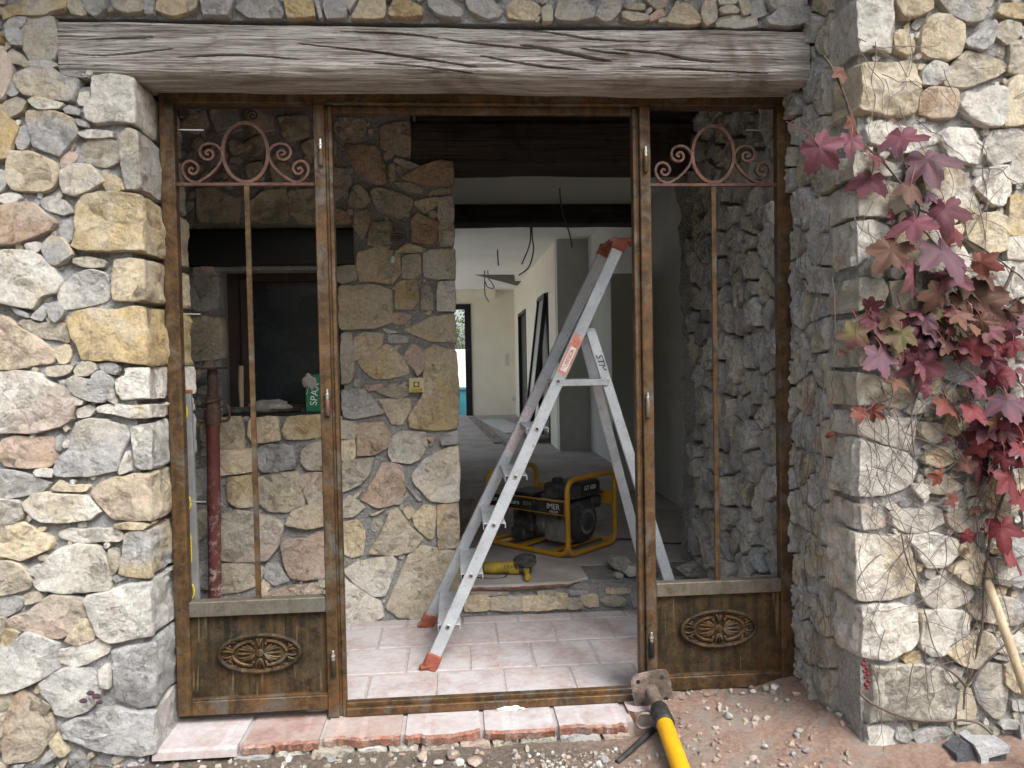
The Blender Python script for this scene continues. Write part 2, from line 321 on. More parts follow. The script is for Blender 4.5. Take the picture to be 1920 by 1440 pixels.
def stone(parent, poly, PL, code, prot=0.03, depth=0.05, relief=1.0, name='stone', m=None, quoin=False, shrink=0.0, rough=1.0, zmin=None, grow=0.0):
    SEED[0] += 1; sd = SEED[0]; rg = np.random.default_rng(sd)
    P = np.array(poly, float)
    if parea(P) < 0: P = P[::-1]
    a = math.sqrt(abs(parea(P))); per = np.linalg.norm(P-np.roll(P, 1, 0), axis=1).sum()
    Q = []                                       # nick the corners
    for i in range(len(P)):
        p, q = P[i], P[(i+1) % len(P)]; Q += [p+(q-p)*0.04, p+(q-p)*0.96]
    small = a < 0.055
    n = int(np.clip(per/(0.016 if small else 0.014), 10, 66)); Q = resample(np.array(Q), n)
    c = Q.mean(0); d = Q-c; L = np.linalg.norm(d, axis=1, keepdims=True)
    if grow and not quoin: Q = c+d*(1+grow/np.maximum(L, 0.02)); d = Q-c; L = L+grow
    if shrink: Q = c+d*(1-shrink/np.maximum(L, 0.02)); d = Q-c
    nz = fbm(np.c_[Q*(4.0/a), np.full(n, sd*3.7)], 4, sd, 0.7); Q = c+d*(1+0.065*rough*nz[:, None]); d = Q-c
    rings = [0.96, 0.80, 0.42] if small else [0.985, 0.965, 0.92, 0.85, 0.74, 0.60, 0.43, 0.25, 0.1]
    K = 5; ang = rg.uniform(0, 2*math.pi, K); sl = rg.uniform(0.05, 0.55, K)**1.4; off = rg.uniform(0.0, 0.35, K)
    amp = min(0.026, 0.13*a)*relief
    S_ = np.r_[np.ones(n), np.repeat(rings, n), 0.0]; PP = np.vstack([Q]+[c+d*s for s in rings]+[c[None, :]])
    q = (PP-c)/(0.5*a); z = np.full(len(PP), sd*1.3)
    hf = np.min([off[k]-sl[k]*(q[:, 0]*math.cos(ang[k])+q[:, 1]*math.sin(ang[k])) for k in range(K)], 0)
    hh = prot+amp*np.clip(hf, -1.0, 0.4)+amp*0.5*fbm(np.c_[q*1.7, z], 4, sd+9, 0.6)+0.004*relief*fbm(np.c_[PP*60, z], 2, sd+3)
    e = np.clip((1-S_)/0.05, 0, 1); hh = np.maximum(hh-(0.15*prot+0.004)*(1-e)**2, prot*0.3)
    V = []
    dz = [depth] if not quoin else list(np.linspace(depth, depth*0.03, 10))
    for kq, zz in enumerate(dz):                  # back and sides
        R = c+d*(1.015 if not quoin else 1.004)
        if quoin:
            r3 = np.c_[R/0.09, np.full(n, zz/0.09+sd)]
            R = R+np.c_[0.030*fbm(r3, 4, sd+2, 0.62)-0.006, 0.010*fbm(r3, 3, sd+4)]
        V.append(PL.at(R[:, 0], R[:, 1], np.full(n, -zz)))
    V.append(PL.at(Q[:, 0], Q[:, 1], np.minimum(hh[:n]*0.5, hh[:n]-0.003)))
    for k in range(len(rings)+1): V.append(PL.at(PP[k*n:(k+1)*n, 0], PP[k*n:(k+1)*n, 1], hh[k*n:(k+1)*n])) if k else None
    V.append(PL.at(PP[-1:, 0], PP[-1:, 1], hh[-1:]))
    nr = len(V)-1; VV = np.vstack(V)
    if zmin is not None: VV[:, 2] = np.maximum(VV[:, 2], zmin)
    Fc = []
    for i in range(nr-1):
        for j in range(n): Fc.append((i*n+j, i*n+(j+1) % n, (i+1)*n+(j+1) % n, (i+1)*n+j))
    ci = nr*n
    for j in range(n): Fc.append(((nr-1)*n+j, (nr-1)*n+(j+1) % n, ci))
    b = np.array(PAL[code[0]])*rg.uniform(0.90, 1.09); ac = np.array(PAL[code[1]]) if len(code) > 1 else b*np.array([1.05, 0.98, 0.9])
    t = sstep(0.5+1.6*fbm(VV*(1.1/max(a, 0.05))+sd*2.9, 3, sd+7))[:, None]
    colr = b*(1-t*(0.75 if len(code) > 1 else 0.5))+ac*t*(0.75 if len(code) > 1 else 0.5)
    return mobj(name, VV, Fc, m or (M['stone_bleached'] if PL is PL_R else M['stone']), parent, 30, colr)
def trace(parent, PL, ox, oy, sc, rows, quoin_edge=None, qdepth=0.4, keep=None, prot=(0.019, 0.040), relief=0.85):
    for r in rows.strip().split('\n'):
        r = r.strip()
        if not r: continue
        code, pts = r.split(' ', 1); q = code.endswith('*'); code = code.rstrip('*')
        px = [(float(a.split(',')[0])/sc+ox, float(a.split(',')[1])/sc+oy) for a in pts.split()]
        uv = [PL.uv(*p) for p in px]
        rg = random.Random(SEED[0]*7+1)
        if q and PL is PL_R:                       # ragged corner
            mu = min(u for u, v in uv); sh = rg.uniform(-0.012, 0.028); uv = [(u+sh+rg.uniform(-0.008, 0.008), v) if u < mu+0.03 else (u, v) for u, v in uv]
        stone(parent, uv, PL, code, rg.uniform(*prot), qdepth if q else 0.06, relief, quoin=q, grow=0.008, rough=1.6 if q and PL is PL_R else 1.0)
        PLACED.setdefault(id(PL), []).append(np.array(uv))
PLACED = {}
def clip(poly, a, b):                             # keep the side of points nearer a than b
    m = (a+b)/2; nrm = b-a; out = []
    for i in range(len(poly)):
        p, q = poly[i], poly[(i+1) % len(poly)]; dp, dq = (p-m)@nrm, (q-m)@nrm
        if dp <= 0: out.append(p)
        if dp*dq < 0: out.append(p+(q-p)*(dp/(dp-dq)))
    return out
def voro(u0, u1, v0, v1, du, dv, seed, jit=0.42):
    rg = random.Random(seed); pts = []
    nv = max(1, round((v1-v0)/dv)); nu = max(1, round((u1-u0)/du))
    for j in range(nv):
        k = nu+rg.choice([0, 0, 1, -1]) if nu > 2 else nu
        k = max(1, k)
        for i in range(k):
            pts.append(np.array([u0+(i+0.5+rg.uniform(-jit, jit))*(u1-u0)/k, v0+(j+0.5+rg.uniform(-jit, jit))*(v1-v0)/nv]))
    out = []
    for p in pts:
        poly = [np.array(x) for x in ((u0, v0), (u1, v0), (u1, v1), (u0, v1))]
        for q in pts:
            if q is not p and abs(q[0]-p[0]) < 3*du and abs(q[1]-p[1]) < 3*dv: poly = clip(poly, p, q)
            if len(poly) < 3: break
        if len(poly) >= 3: out.append(np.array(poly))
    return out
def inpoly(P, x, y):
    r = False; j = len(P)-1
    for i in range(len(P)):
        if (P[i][1] > y) != (P[j][1] > y) and x < (P[j][0]-P[i][0])*(y-P[i][1])/(P[j][1]-P[i][1])+P[i][0]: r = not r
        j = i
    return r
def pdist(P, x, y):
    a = P; b = np.roll(P, -1, 0); ab = b-a; t = np.clip(((x-a[:, 0])*ab[:, 0]+(y-a[:, 1])*ab[:, 1])/(np.sum(ab*ab, 1)+1e-12), 0, 1)
    return float(np.min(np.hypot(a[:, 0]+ab[:, 0]*t-x, a[:, 1]+ab[:, 1]*t-y)))
def chips(parent, PL, u0, u1, v0, v1, n, seed, codes='GTWGT', rmin=0.011, rmax=0.045, prot=(0.012, 0.022), skip=None):
    """small stones pressed into the mortar wherever the big ones leave room"""
    rg = random.Random(seed); pol = PLACED.setdefault(id(PL), []); boxes = [(p.min(0), p.max(0)) for p in pol]; made = 0; tries = 0
    while made < n and tries < n*60:
        tries += 1; x, y = rg.uniform(u0, u1), rg.uniform(v0, v1)
        if skip and skip(x, y): continue
        d = rmax; ok = True
        for p, (lo, hi) in zip(pol, boxes):
            if x < lo[0]-rmax or x > hi[0]+rmax or y < lo[1]-rmax or y > hi[1]+rmax: continue
            if inpoly(p, x, y): ok = False; break
            d = min(d, pdist(p, x, y))
            if d < rmin: ok = False; break
        if not ok: continue
        k = rg.randint(4, 6); an = rg.uniform(0, 6.28); st = rg.uniform(0.9, 1.7)
        q = np.array([[math.cos(6.28*i/k+rg.uniform(-.3, .3))*d*0.92*st, math.sin(6.28*i/k+rg.uniform(-.3, .3))*d*0.92/st**0.3] for i in range(k)])
        c, s = math.cos(an*0.25), math.sin(an*0.25); q = q@np.array([[c, s], [-s, c]])+np.array([x, y])
        pol.append(q); boxes.append((q.min(0), q.max(0))); made += 1
        stone(parent, q, PL, rg.choice(codes), rg.uniform(*prot), 0.03, 0.8, name='chip_stone')
def mortar(parent, PL, u0, u1, v0, v1, step, m, h0=0.0, amp=0.012, seed=1, thick=0.2, name='mortar', zf=None):
    nu = int((u1-u0)/step)+1; nv = int((v1-v0)/step)+1
    uu = np.linspace(u0, u1, nu); vv = np.linspace(v0, v1, nv); U, V = np.meshgrid(uu, vv); U = U.ravel(); V = V.ravel()
    h = h0+amp*fbm(np.c_[U*11, V*11, np.full(len(U), seed*5.1)], 5, seed, 0.62)
    edge = (U < u0+1e-6) | (U > u1-1e-6) | (V < v0+1e-6) | (V > v1-1e-6)
    if zf is not None: h = zf(U, V, h)
    A = PL.at(U, V, h); Fc = [(j*nu+i, j*nu+i+1, (j+1)*nu+i+1, (j+1)*nu+i) for j in range(nv-1) for i in range(nu-1)]
    # closed back and sides
    n0 = len(A); B = PL.at(np.array([u0, u1, u1, u0]), np.array([v0, v0, v1, v1]), np.full(4, -thick)); A = np.vstack([A, B])
    bt = list(range(nu)); tp = [(nv-1)*nu+i for i in range(nu)]; lf = [j*nu for j in range(nv)]; rt = [j*nu+nu-1 for j in range(nv)]
    Fc += [(n0, n0+3, n0+2, n0+1), tuple([n0, n0+1]+bt[::-1]), tuple([n0+1, n0+2]+rt[::-1]), tuple([n0+2, n0+3]+tp), tuple([n0+3, n0]+lf)]
    return mobj(name, A, Fc, m, parent, 60)
# ======================================================= facade wall left of the door and above the lintel
LW = thing('stone_wall', (-0.7, Y_L, -0.2), 'rubble stone facade left of the rusty door and above the timber beam', 'wall')
LEFT1 = """
TO 35,60 180,30 265,5 375,10 370,60 250,95 130,95 45,120
T 380,15 430,20 480,60 470,95 400,75
G 470,0 560,5 585,60 530,97 500,80
T 630,0 790,0 790,70 690,80 635,55
G 805,30 845,30 840,90 805,85
C 885,0 1040,0 1020,75 940,92 855,65
T 1040,20 1080,10 1070,60 1040,75
TG 150,130 200,100 300,105 315,200 320,290 300,330 180,335 150,270 140,190
G 45,150 100,115 165,115 130,160 60,180
G 60,190 130,185 145,260 90,250
O 0,185 30,200 25,245 0,240
T 60,310 90,280 160,340 185,385 165,390 120,350 70,350
WP -60,270 30,265 75,360 80,430 40,540 -60,560
GT 185,350 300,345 330,370 290,378 190,372
GC 105,420 200,385 300,390 350,430 440,440 420,500 400,560 330,550 240,540 150,520 110,470
G 360,410 450,410 500,430 470,437 380,425
WC 175,560 220,545 370,575 340,600 230,600
G 50,470 100,440 115,500 90,530 60,510
T 30,585 110,545 160,560 130,610 60,640
O -20,560 25,580 20,610 -20,615
GO 165,615 310,620 400,650 440,720 390,790 340,845 280,825 200,795 180,710
O -80,625 40,620 90,680 115,720 80,800 60,860 -80,870
G 140,690 170,690 175,760 150,815 115,805 110,750
C 75,830 200,840 320,890 330,960 300,1020 240,1035 100,1030 60,985 65,900
GC -70,920 55,940 50,1000 10,1050 -70,1060
W* 515,420 620,410 740,425 752,560 750,680 640,670 540,680 485,665 470,600 510,560
W 440,730 480,718 625,722 622,750 480,755
TG 460,800 490,770 610,765 655,800 645,880 590,905 500,890 458,860
P 345,870 390,830 430,840 410,880 350,910
CW 350,930 420,900 500,905 560,965 580,990 500,1030 430,1060 370,1045 355,1000
CO 580,985 610,952 660,980 680,1030 600,1035
TG* 665,745 710,700 768,715 778,900 780,1030 690,1030 670,900
G 440,660 490,680 490,700 450,690
G 370,600 400,588 445,605 440,630 380,620
RP -90,1160 110,1105 190,1110 240,1150 320,1200 290,1250 190,1290 90,1315 -90,1335
W 20,1060 90,1050 130,1070 60,1105 25,1090
G 235,1090 290,1070 370,1100 400,1150 350,1160 260,1130
G 350,1240 385,1195 410,1230 400,1310 360,1300
GC 255,1345 300,1290 360,1300 410,1370 380,1400 320,1437 280,1400
W 170,1330 220,1320 245,1345 220,1370 180,1350
CO* 420,1120 470,1060 560,1040 700,1045 785,1055 800,1150 800,1360 720,1360 600,1370 480,1365 400,1340 425,1250
"""
LEFT2 = """
WC -80,0 60,-20 220,-10 300,60 335,150 320,200 240,220 200,285 120,270 30,250 -80,240
T 415,15 500,15 580,30 575,60 480,60 415,40
C* 630,20 720,15 795,25 805,240 720,250 620,245 615,110
WG 330,210 370,150 430,110 500,80 570,95 600,150 590,240 490,265 390,285 345,265
G 80,275 160,310 170,335 110,310
G 190,330 270,260 275,310 245,345
G 285,265 340,260 375,300 320,360 300,320
TP 115,360 160,340 230,370 380,365 385,470 320,450 230,430 150,395
O* 385,350 430,300 520,280 640,290 740,268 800,275 812,420 818,590 720,580 600,570 550,575 460,565 430,480 400,440
CP -80,310 60,340 130,400 230,450 310,530 300,580 200,585 100,600 -80,615
C 315,505 380,480 400,520 380,575 340,570
T 275,605 350,595 425,590 390,630 330,645 290,640
T 430,610 480,570 530,580 540,610 490,640 440,640
G 545,585 620,580 660,600 640,635 580,620
GT 385,670 440,645 510,680 520,640 560,620 615,660 620,700 580,785 500,770 420,740
W* 630,670 690,640 680,600 815,600 825,770 740,770 670,775 640,740
W 605,770 625,720 640,790
WP -80,640 100,625 220,640 300,690 380,710 420,760 400,880 330,920 200,945 60,950 -80,955
G 345,680 380,675 410,735 370,730
W 385,770 410,755 465,780 450,800 395,795
W 435,830 500,805 525,825 490,860 440,865
WO* 530,815 600,795 720,805 825,798 828,875 720,875 640,855 540,840
RP 5,1040 30,990 100,975 190,985 290,980 300,1040 330,1090 280,1130 180,1135 50,1130 15,1090
GT 310,1160 330,1090 400,1040 440,900 500,885 600,890 690,920 705,975 660,1060 640,1150 560,1165 420,1185 320,1185
W 655,1170 700,1050 715,1150
WG* 710,920 780,905 828,905 835,1150 780,1160 740,1140 725,1030
G -80,1150 80,1160 200,1190 285,1225 240,1265 120,1290 -80,1310
W 205,1155 260,1145 300,1165 290,1185 220,1180
G 330,975 345,975 345,1045 325,1030
C 305,1245 350,1205 390,1235 500,1230 470,1265 400,1260 320,1260
CP* 490,1270 540,1220 620,1190 720,1170 828,1170 838,1430 720,1425 630,1420 560,1360 520,1310
WC 140,1330 200,1280 260,1275 330,1290 480,1290 520,1340 550,1370 510,1415 380,1425 240,1425 150,1370
TG -80,1310 110,1320 130,1400 100,1430 -80,1440
"""
LEFT3 = """
C 630,120 720,108 810,118 800,138 660,138
C -80,140 80,115 150,120 200,150 290,195 280,250 180,285 130,305 60,285 -80,270
TW 335,165 400,140 500,150 640,140 680,180 660,210 540,205 430,215 350,190
GO* 685,165 760,140 828,148 836,300 840,410 780,405 700,400 655,385 680,250
WT 205,430 260,330 330,260 440,225 540,235 580,290 610,390 600,470 480,470 350,480 240,465
T 605,260 640,250 660,310 640,370 605,385
W 155,370 220,340 235,370 210,395
G 610,390 690,405 640,425
GC -80,320 80,320 130,340 185,420 180,455 100,480 -80,495
G -80,500 80,500 150,530 120,570 60,605 -80,615
T 155,500 230,475 245,520 165,540
PT 45,640 100,610 180,590 230,540 300,500 380,500 460,520 485,600 430,680 340,725 260,715 150,690 60,665
CP 370,740 420,680 440,640 490,625 525,680 520,730 430,760
WG* 475,520 490,490 600,470 720,430 840,425 848,715 720,740 600,755 540,720 520,640 490,590
T -80,620 45,620 30,700 -80,750
TO 30,690 70,680 120,700 100,750 50,775
T -80,760 40,760 40,800 -80,805
WG -80,810 90,770 150,700 220,720 330,760 320,820 325,890 240,940 140,985 40,1015 -80,1020
W 310,800 380,790 480,750 560,740 605,770 590,810 500,850 420,880 330,860
GD* 610,790 700,770 852,748 858,900 855,1100 760,1110 640,1060 620,960
W 560,890 600,880 610,990 570,970
GW 240,970 300,920 390,895 490,905 540,960 570,990 540,1060 500,1100 400,1140 330,1130 290,1060 250,1010
T -80,1030 60,1010 85,1050 60,1100 -80,1150
T 250,1065 290,1090 270,1130 245,1110
T -80,1160 45,1140 30,1250 -80,1265
RT 25,1270 60,1140 100,1030 135,1005 190,1050 230,1090 290,1150 310,1230 260,1300 220,1370 140,1390 40,1400
C 295,1290 320,1245 360,1290 385,1345 340,1350
G 240,1390 310,1300 335,1345 260,1395
G* 330,1200 420,1150 510,1150 540,1110 640,1095 740,1120 852,1115 862,1340 760,1370 620,1340 520,1330 450,1290 360,1260
T -80,1290 30,1330 -80,1365
T -80,1380 40,1400 40,1440 -80,1440
"""
TOP1 = """
G 785,10 940,5 905,85 800,85
G 950,50 1000,10 1080,0 1140,15 1175,70 1160,95 1010,92
OC 1190,15 1305,5 1330,90 1200,95
G 1375,25 1475,15 1475,90 1390,95
W 1485,0 1530,0 1495,60
C 1555,0 1665,0 1660,95 1510,95 1540,40
RO 1690,80 1725,5 1840,50 1845,88 1700,92
G 1330,15 1345,15 1365,95 1350,95
"""
TOP2 = """
G 10,15 60,5 170,70 165,100 60,85 15,50
G 190,10 300,0 360,70 350,90 290,98 210,60
C 390,45 430,20 530,30 555,55 520,105 400,95
T 560,60 600,40 605,110 565,110
TG 620,90 650,10 720,0 810,60 800,95 740,108 630,105
GT 815,90 870,0 935,0 920,80 880,115 850,105
T 950,70 1070,85 1065,108 990,110 950,95
T 955,35 1050,35 1045,60 980,55
P 1075,95 1130,55 1147,85 1090,110
T 1050,0 1165,0 1150,45 1110,50
C 1165,105 1200,45 1250,35 1300,70 1325,115 1300,130 1180,115
PT 1330,50 1360,15 1390,30 1392,110 1350,135 1330,100
T 1410,60 1470,45 1510,75 1430,80
T 1410,10 1490,0 1495,30 1420,35
TG 1405,105 1450,90 1590,95 1600,135 1500,140 1410,135
T 1505,25 1545,20 1555,80 1525,85
G 1560,40 1620,15 1640,80 1580,90
G 1640,110 1700,65 1840,55 1850,120 1740,140 1660,135
G 1650,15 1720,0 1820,0 1830,45 1680,60
"""
trace(LW, PL_L, 0, 0, 2.88, LEFT1, qdepth=0.45)
trace(LW, PL_L, 0, 480, 2.88, LEFT2, qdepth=0.45)
trace(LW, PL_L, 0, 940, 2.88, LEFT3, qdepth=0.45)
trace(LW, PL_L, 80, 0, 2.595, TOP1); trace(LW, PL_L, 800, 0, 2.595, TOP2)
_bt = PL_L.uv(800, 45)[1]                        # top of the timber beam
for k, pg in enumerate(voro(-1.7, -0.76, -0.25, 3.0, 0.24, 0.19, 11)): stone(LW, pg, PL_L, random.Random(k).choice(['WG', 'TC', 'CO', 'GT', 'W', 'PT']), 0.035, 0.06, shrink=0.014)
for k, pg in enumerate(voro(-0.76, 2.62, 2.68, 3.05, 0.2, 0.17, 12)): stone(LW, pg, PL_L, random.Random(k+50).choice(['G', 'TG', 'C', 'GT', 'T']), 0.03, 0.06, shrink=0.014)
_el = PL_L.uv(258, 200)[0]
chips(LW, PL_L, -0.76, _el-0.05, -0.16, 2.62, 190, 5, 'GTWGTWC', skip=lambda x, y: y > PL_L.uv(800, 140)[1] and x > PL_L.uv(108, 80)[0]-0.02 and y < _bt+0.01)
chips(LW, PL_L, -0.4, 2.6, _bt+0.01, 2.7, 60, 6, 'GTGT', skip=lambda x, y: y < _bt+0.012)
mortar(LW, PL_L, -1.8, -0.045, -0.5, _bt-0.235, 0.016, M['mortar'], 0.003, 0.024, 1, 0.45)
mortar(LW, PL_L, -1.8, PL_L.uv(108, 80)[0]-0.006, _bt-0.235, _bt, 0.016, M['mortar'], 0.003, 0.024, 2, 0.45)
mortar(LW, PL_L, -1.8, 2.75, _bt+0.004, 3.35, 0.018, M['mortar'], 0.0, 0.02, 3, 0.45)
# ======================================================= pier right of the door, standing proud
RW = thing('stone_pier', (2.9, Y_R, -0.2), 'bleached rubble stone pier on the right, overgrown with red creeper', 'wall')
RIGHT1 = """
WT* 318,20 530,0 540,180 520,310 420,290 330,310 320,260
C 545,20 580,0 720,0 745,65 680,95 610,110 580,85
TG 770,0 990,0 1030,90 1000,135 930,130 840,95
CO 1110,80 1130,35 1290,40 1290,115 1160,100
T 1000,10 1080,0 1060,50 1010,40
C 700,180 720,130 770,105 850,115 905,150 915,220 890,310 830,335 730,320 685,290
C 540,200 580,185 640,250 635,300 600,310 545,280
G 920,240 1000,190 1080,125 1095,160 1060,250 1020,280 940,260
T 1110,150 1150,135 1225,150 1200,230 1150,250 1090,210
T 1165,250 1290,230 1290,400 1160,400 1175,320
C* 325,360 400,345 520,360 620,345 670,380 680,500 660,620 600,645 480,635 380,620 328,600 320,450
G 700,400 760,350 830,370 820,430 770,470 700,460
CT 810,440 880,340 950,290 1010,310 1140,345 1170,380 1100,420 1000,450 950,475 830,470
RC 690,530 740,490 880,500 885,560 860,640 750,645 680,625
W 890,590 920,520 1000,530 1040,490 1130,490 1130,600 1110,690 1030,690 960,650
C 1150,470 1190,430 1290,425 1290,660 1200,690 1125,690 1140,580
W 400,690 480,660 560,700 700,720 740,690 790,780 700,800 600,830 500,800 420,770
W 790,770 830,705 950,720 970,770 1010,800 990,895 900,880 830,850
WC 1020,820 1070,720 1220,710 1250,800 1180,870 1080,895
W 1040,930 1150,900 1155,1040 1110,1120 1060,1110 960,1010
W 1170,930 1200,840 1290,830 1290,980 1190,990
TW* 330,840 410,830 560,900 540,960 330,970
WT* 330,990 480,980 600,1000 690,1060 650,1120 520,1180 335,1175
WO 700,960 800,920 900,930 960,1030 1015,1150 900,1150 780,1120 730,1050
WC* 335,1195 440,1190 540,1230 520,1330 440,1330 400,1400 338,1440
C 540,1250 620,1200 700,1230 720,1300 660,1400 560,1420
CW 920,1180 1080,1160 1150,1190 1145,1350 1040,1380 940,1290
OC 1160,1070 1290,1070 1290,1280 1160,1270
W 1160,1290 1290,1290 1290,1400 1150,1400
W 720,1400 900,1330 960,1440 720,1480
"""
RIGHT2 = """
TW* 342,120 480,125 510,190 480,290 342,300
T 520,150 640,140 720,220 640,300 540,280
W 1050,60 1200,30 1290,60 1290,200 1180,230 1080,170
W 1210,420 1290,420 1290,560 1215,550
W 1180,600 1290,590 1290,700 1200,690
T 760,330 900,300 1000,380 900,460 780,430
T 1020,300 1180,280 1190,390 1060,400
G 540,320 700,330 740,430 620,470 540,420
G 780,560 1000,520 1080,620 940,700 800,640
TG* 342,340 500,330 520,460 460,590 342,600
T* 345,620 450,640 520,720 500,800 348,810
T 480,640 620,680 640,760 600,820 500,800
W* 345,830 480,850 560,870 680,870 680,960 650,1050 560,1040 480,1010 350,960
W* 347,980 440,1010 620,1050 680,1130 650,1220 580,1270 480,1290 350,1295
T 690,900 780,910 820,980 750,1000 690,960
C 700,1090 780,1030 830,1040 850,1100 780,1130 710,1110
T 860,1060 920,1050 990,1100 940,1130 880,1110
C 1000,1250 1060,1190 1180,1210 1250,1270 1200,1350 1130,1400 1040,1340
W 640,1240 700,1230 720,1270 690,1300
T 720,1210 820,1180 920,1240 860,1280 740,1270
T 930,1220 980,1220 985,1270 940,1280
T 1000,850 1120,830 1150,930 1040,960
W 1180,860 1290,850 1290,1000 1200,990
"""
RIGHT3 = """
WP* 350,10 430,20 500,90 500,135 352,150
W 540,60 580,30 690,50 720,30 800,40 810,110 720,150 620,160 550,120
TC 830,60 900,40 1020,110 980,160 880,150 840,110
CW* 352,170 430,165 500,180 590,170 640,280 670,380 660,480 600,515 480,530 358,525 354,400
W 610,180 760,170 880,200 890,270 800,340 720,340 670,260
C 900,215 960,215 980,270 920,295 890,260
C 840,360 930,300 1000,280 1040,330 1060,390 1010,440 930,420
W 1070,300 1160,320 1155,440 1090,420
W 700,490 760,420 830,380 920,410 980,490 940,540 830,580 740,555
G 1165,350 1230,370 1220,450 1170,430
W* 362,550 470,535 600,545 680,560 685,740 630,790 500,850 366,840 364,700
WC 695,590 800,580 930,590 940,680 900,750 800,810 740,820 690,770
GC 960,580 1060,510 1180,520 1260,560 1230,640 1140,655 980,620
C 820,800 920,740 1000,690 1070,710 1060,800 1000,880 900,860
W 1070,780 1200,690 1240,720 1230,790 1120,800
CO 600,840 680,800 680,860 620,860
GT* 370,1040 368,870 520,870 700,870 800,890 830,960 890,1000 880,1120 840,1180 700,1175 500,1160 372,1180
C 900,1010 960,1010 985,1110 970,1180 890,1185
GT 980,990 1020,880 1120,870 1150,1000 1130,1150 1080,1150 1000,1060
C 1140,870 1220,860 1290,900 1290,1010 1190,1010 1140,960
T 1230,700 1290,690 1290,800 1240,790
G 1080,830 1130,800 1180,830 1140,840
G 1110,1180 1210,1170 1215,1205 1130,1205
G 1180,1070 1290,1060 1290,1110 1190,1110
G 1210,1180 1290,1150 1290,1290 1220,1270
WG* 374,1200 500,1200 620,1250 650,1320 650,1440 650,1560 380,1560 376,1300
G 560,1220 600,1210 635,1250 610,1275 555,1255
G 655,1250 720,1215 840,1205 850,1240 750,1280 670,1290
C 680,1310 720,1300 770,1390 700,1400 670,1350
T 740,1320 850,1280 940,1300 970,1350 900,1400 780,1380
T 880,1240 1010,1190 1080,1250 1060,1300 950,1300
T 1120,1400 1200,1350 1260,1380 1250,1440 1130,1440
"""
trace(RW, PL_R, 1480, 0, 2.8795, RIGHT1, qdepth=0.16)
trace(RW, PL_R, 1480, 480, 2.8795, RIGHT2, qdepth=0.16)
trace(RW, PL_R, 1480, 940, 2.8795, RIGHT3, qdepth=0.16)
_ur = PL_R.uv(1922, 700)[0]
for k, pg in enumerate(voro(_ur+0.05, 4.2, -0.3, 3.0, 0.24, 0.19, 21)): stone(RW, pg, PL_R, random.Random(k).choice(['W', 'TC', 'C', 'GT', 'W', 'WC']), 0.035, 0.06, shrink=0.014)
for k, pg in enumerate(voro(X_R+0.01, _ur+0.05, PL_R.uv(1700, 0)[1]+0.02, 3.0, 0.2, 0.17, 22)): stone(RW, pg, PL_R, random.Random(k+9).choice(['T', 'TG', 'C', 'GT']), 0.03, 0.06, shrink=0.014)
chips(RW, PL_R, X_R+0.05, _ur+0.05, -0.15, 2.6, 70, 7, ['W', 'WT', 'C', 'WC', 'GT'], 0.03, 0.085, (0.015, 0.03))
chips(RW, PL_R, X_R+0.04, _ur+0.05, -0.2, 2.6, 170, 8, 'WTWGC')
for k, pg in enumerate(voro(-0.02, 0.31, -0.2, 3.0, 0.12, 0.12, 23, 0.46)):     # reveal between the door frame and the pier corner
    stone(RW, pg, PL_S, random.Random(k+77).choice(['G', 'TG', 'GT', 'T', 'GW', 'TG']), random.Random(k).uniform(0.02, 0.05), 0.06, 2.2, shrink=0.004, rough=1.5)
mortar(RW, PL_R, X_R+0.012, 4.3, -0.5, 3.35, 0.016, M['mortar_white'], 0.002, 0.026, 5, 0.35)
mortar(RW, PL_S, -0.02, -Y_R-0.006, -0.5, 3.35, 0.016, M['mortar'], 0.006, 0.035, 6, 0.1, zf=lambda U, V, h: h-0.035*sstep((U-0.27)/0.05))
# ======================================================= rubble wall carrying on inside, right of the porch
IR = thing('rubble_wall', (X_R, 0.7, 0), 'raw grey rubble wall inside the porch behind the right door panel', 'wall')
for k, pg in enumerate(voro(-1.22, -0.01, -0.05, 2.62, 0.125, 0.135, 31, 0.47)):
    stone(IR, pg, PL_S, random.Random(k+177).choice(['GW', 'GT', 'TG', 'GT', 'G', 'TW', 'GD']), random.Random(k).uniform(0.02, 0.085), 0.06, 2.0, shrink=0.007, rough=1.8)
def _ridge(U, V, h):
    w_ = sstep((-1.16-U)/0.06); return h+w_*(0.04*np.sin(U*95+3*fbm(np.c_[U*3, V*3, U*0], 3, 4))+0.045*fbm(np.c_[U*9, V*5, U*0+2], 4, 9))
mortar(IR, PL_S, -1.44, -0.02, -0.25, 2.7, 0.014, M['mortar_in'], 0.0, 0.03, 7, 0.30, zf=_ridge)
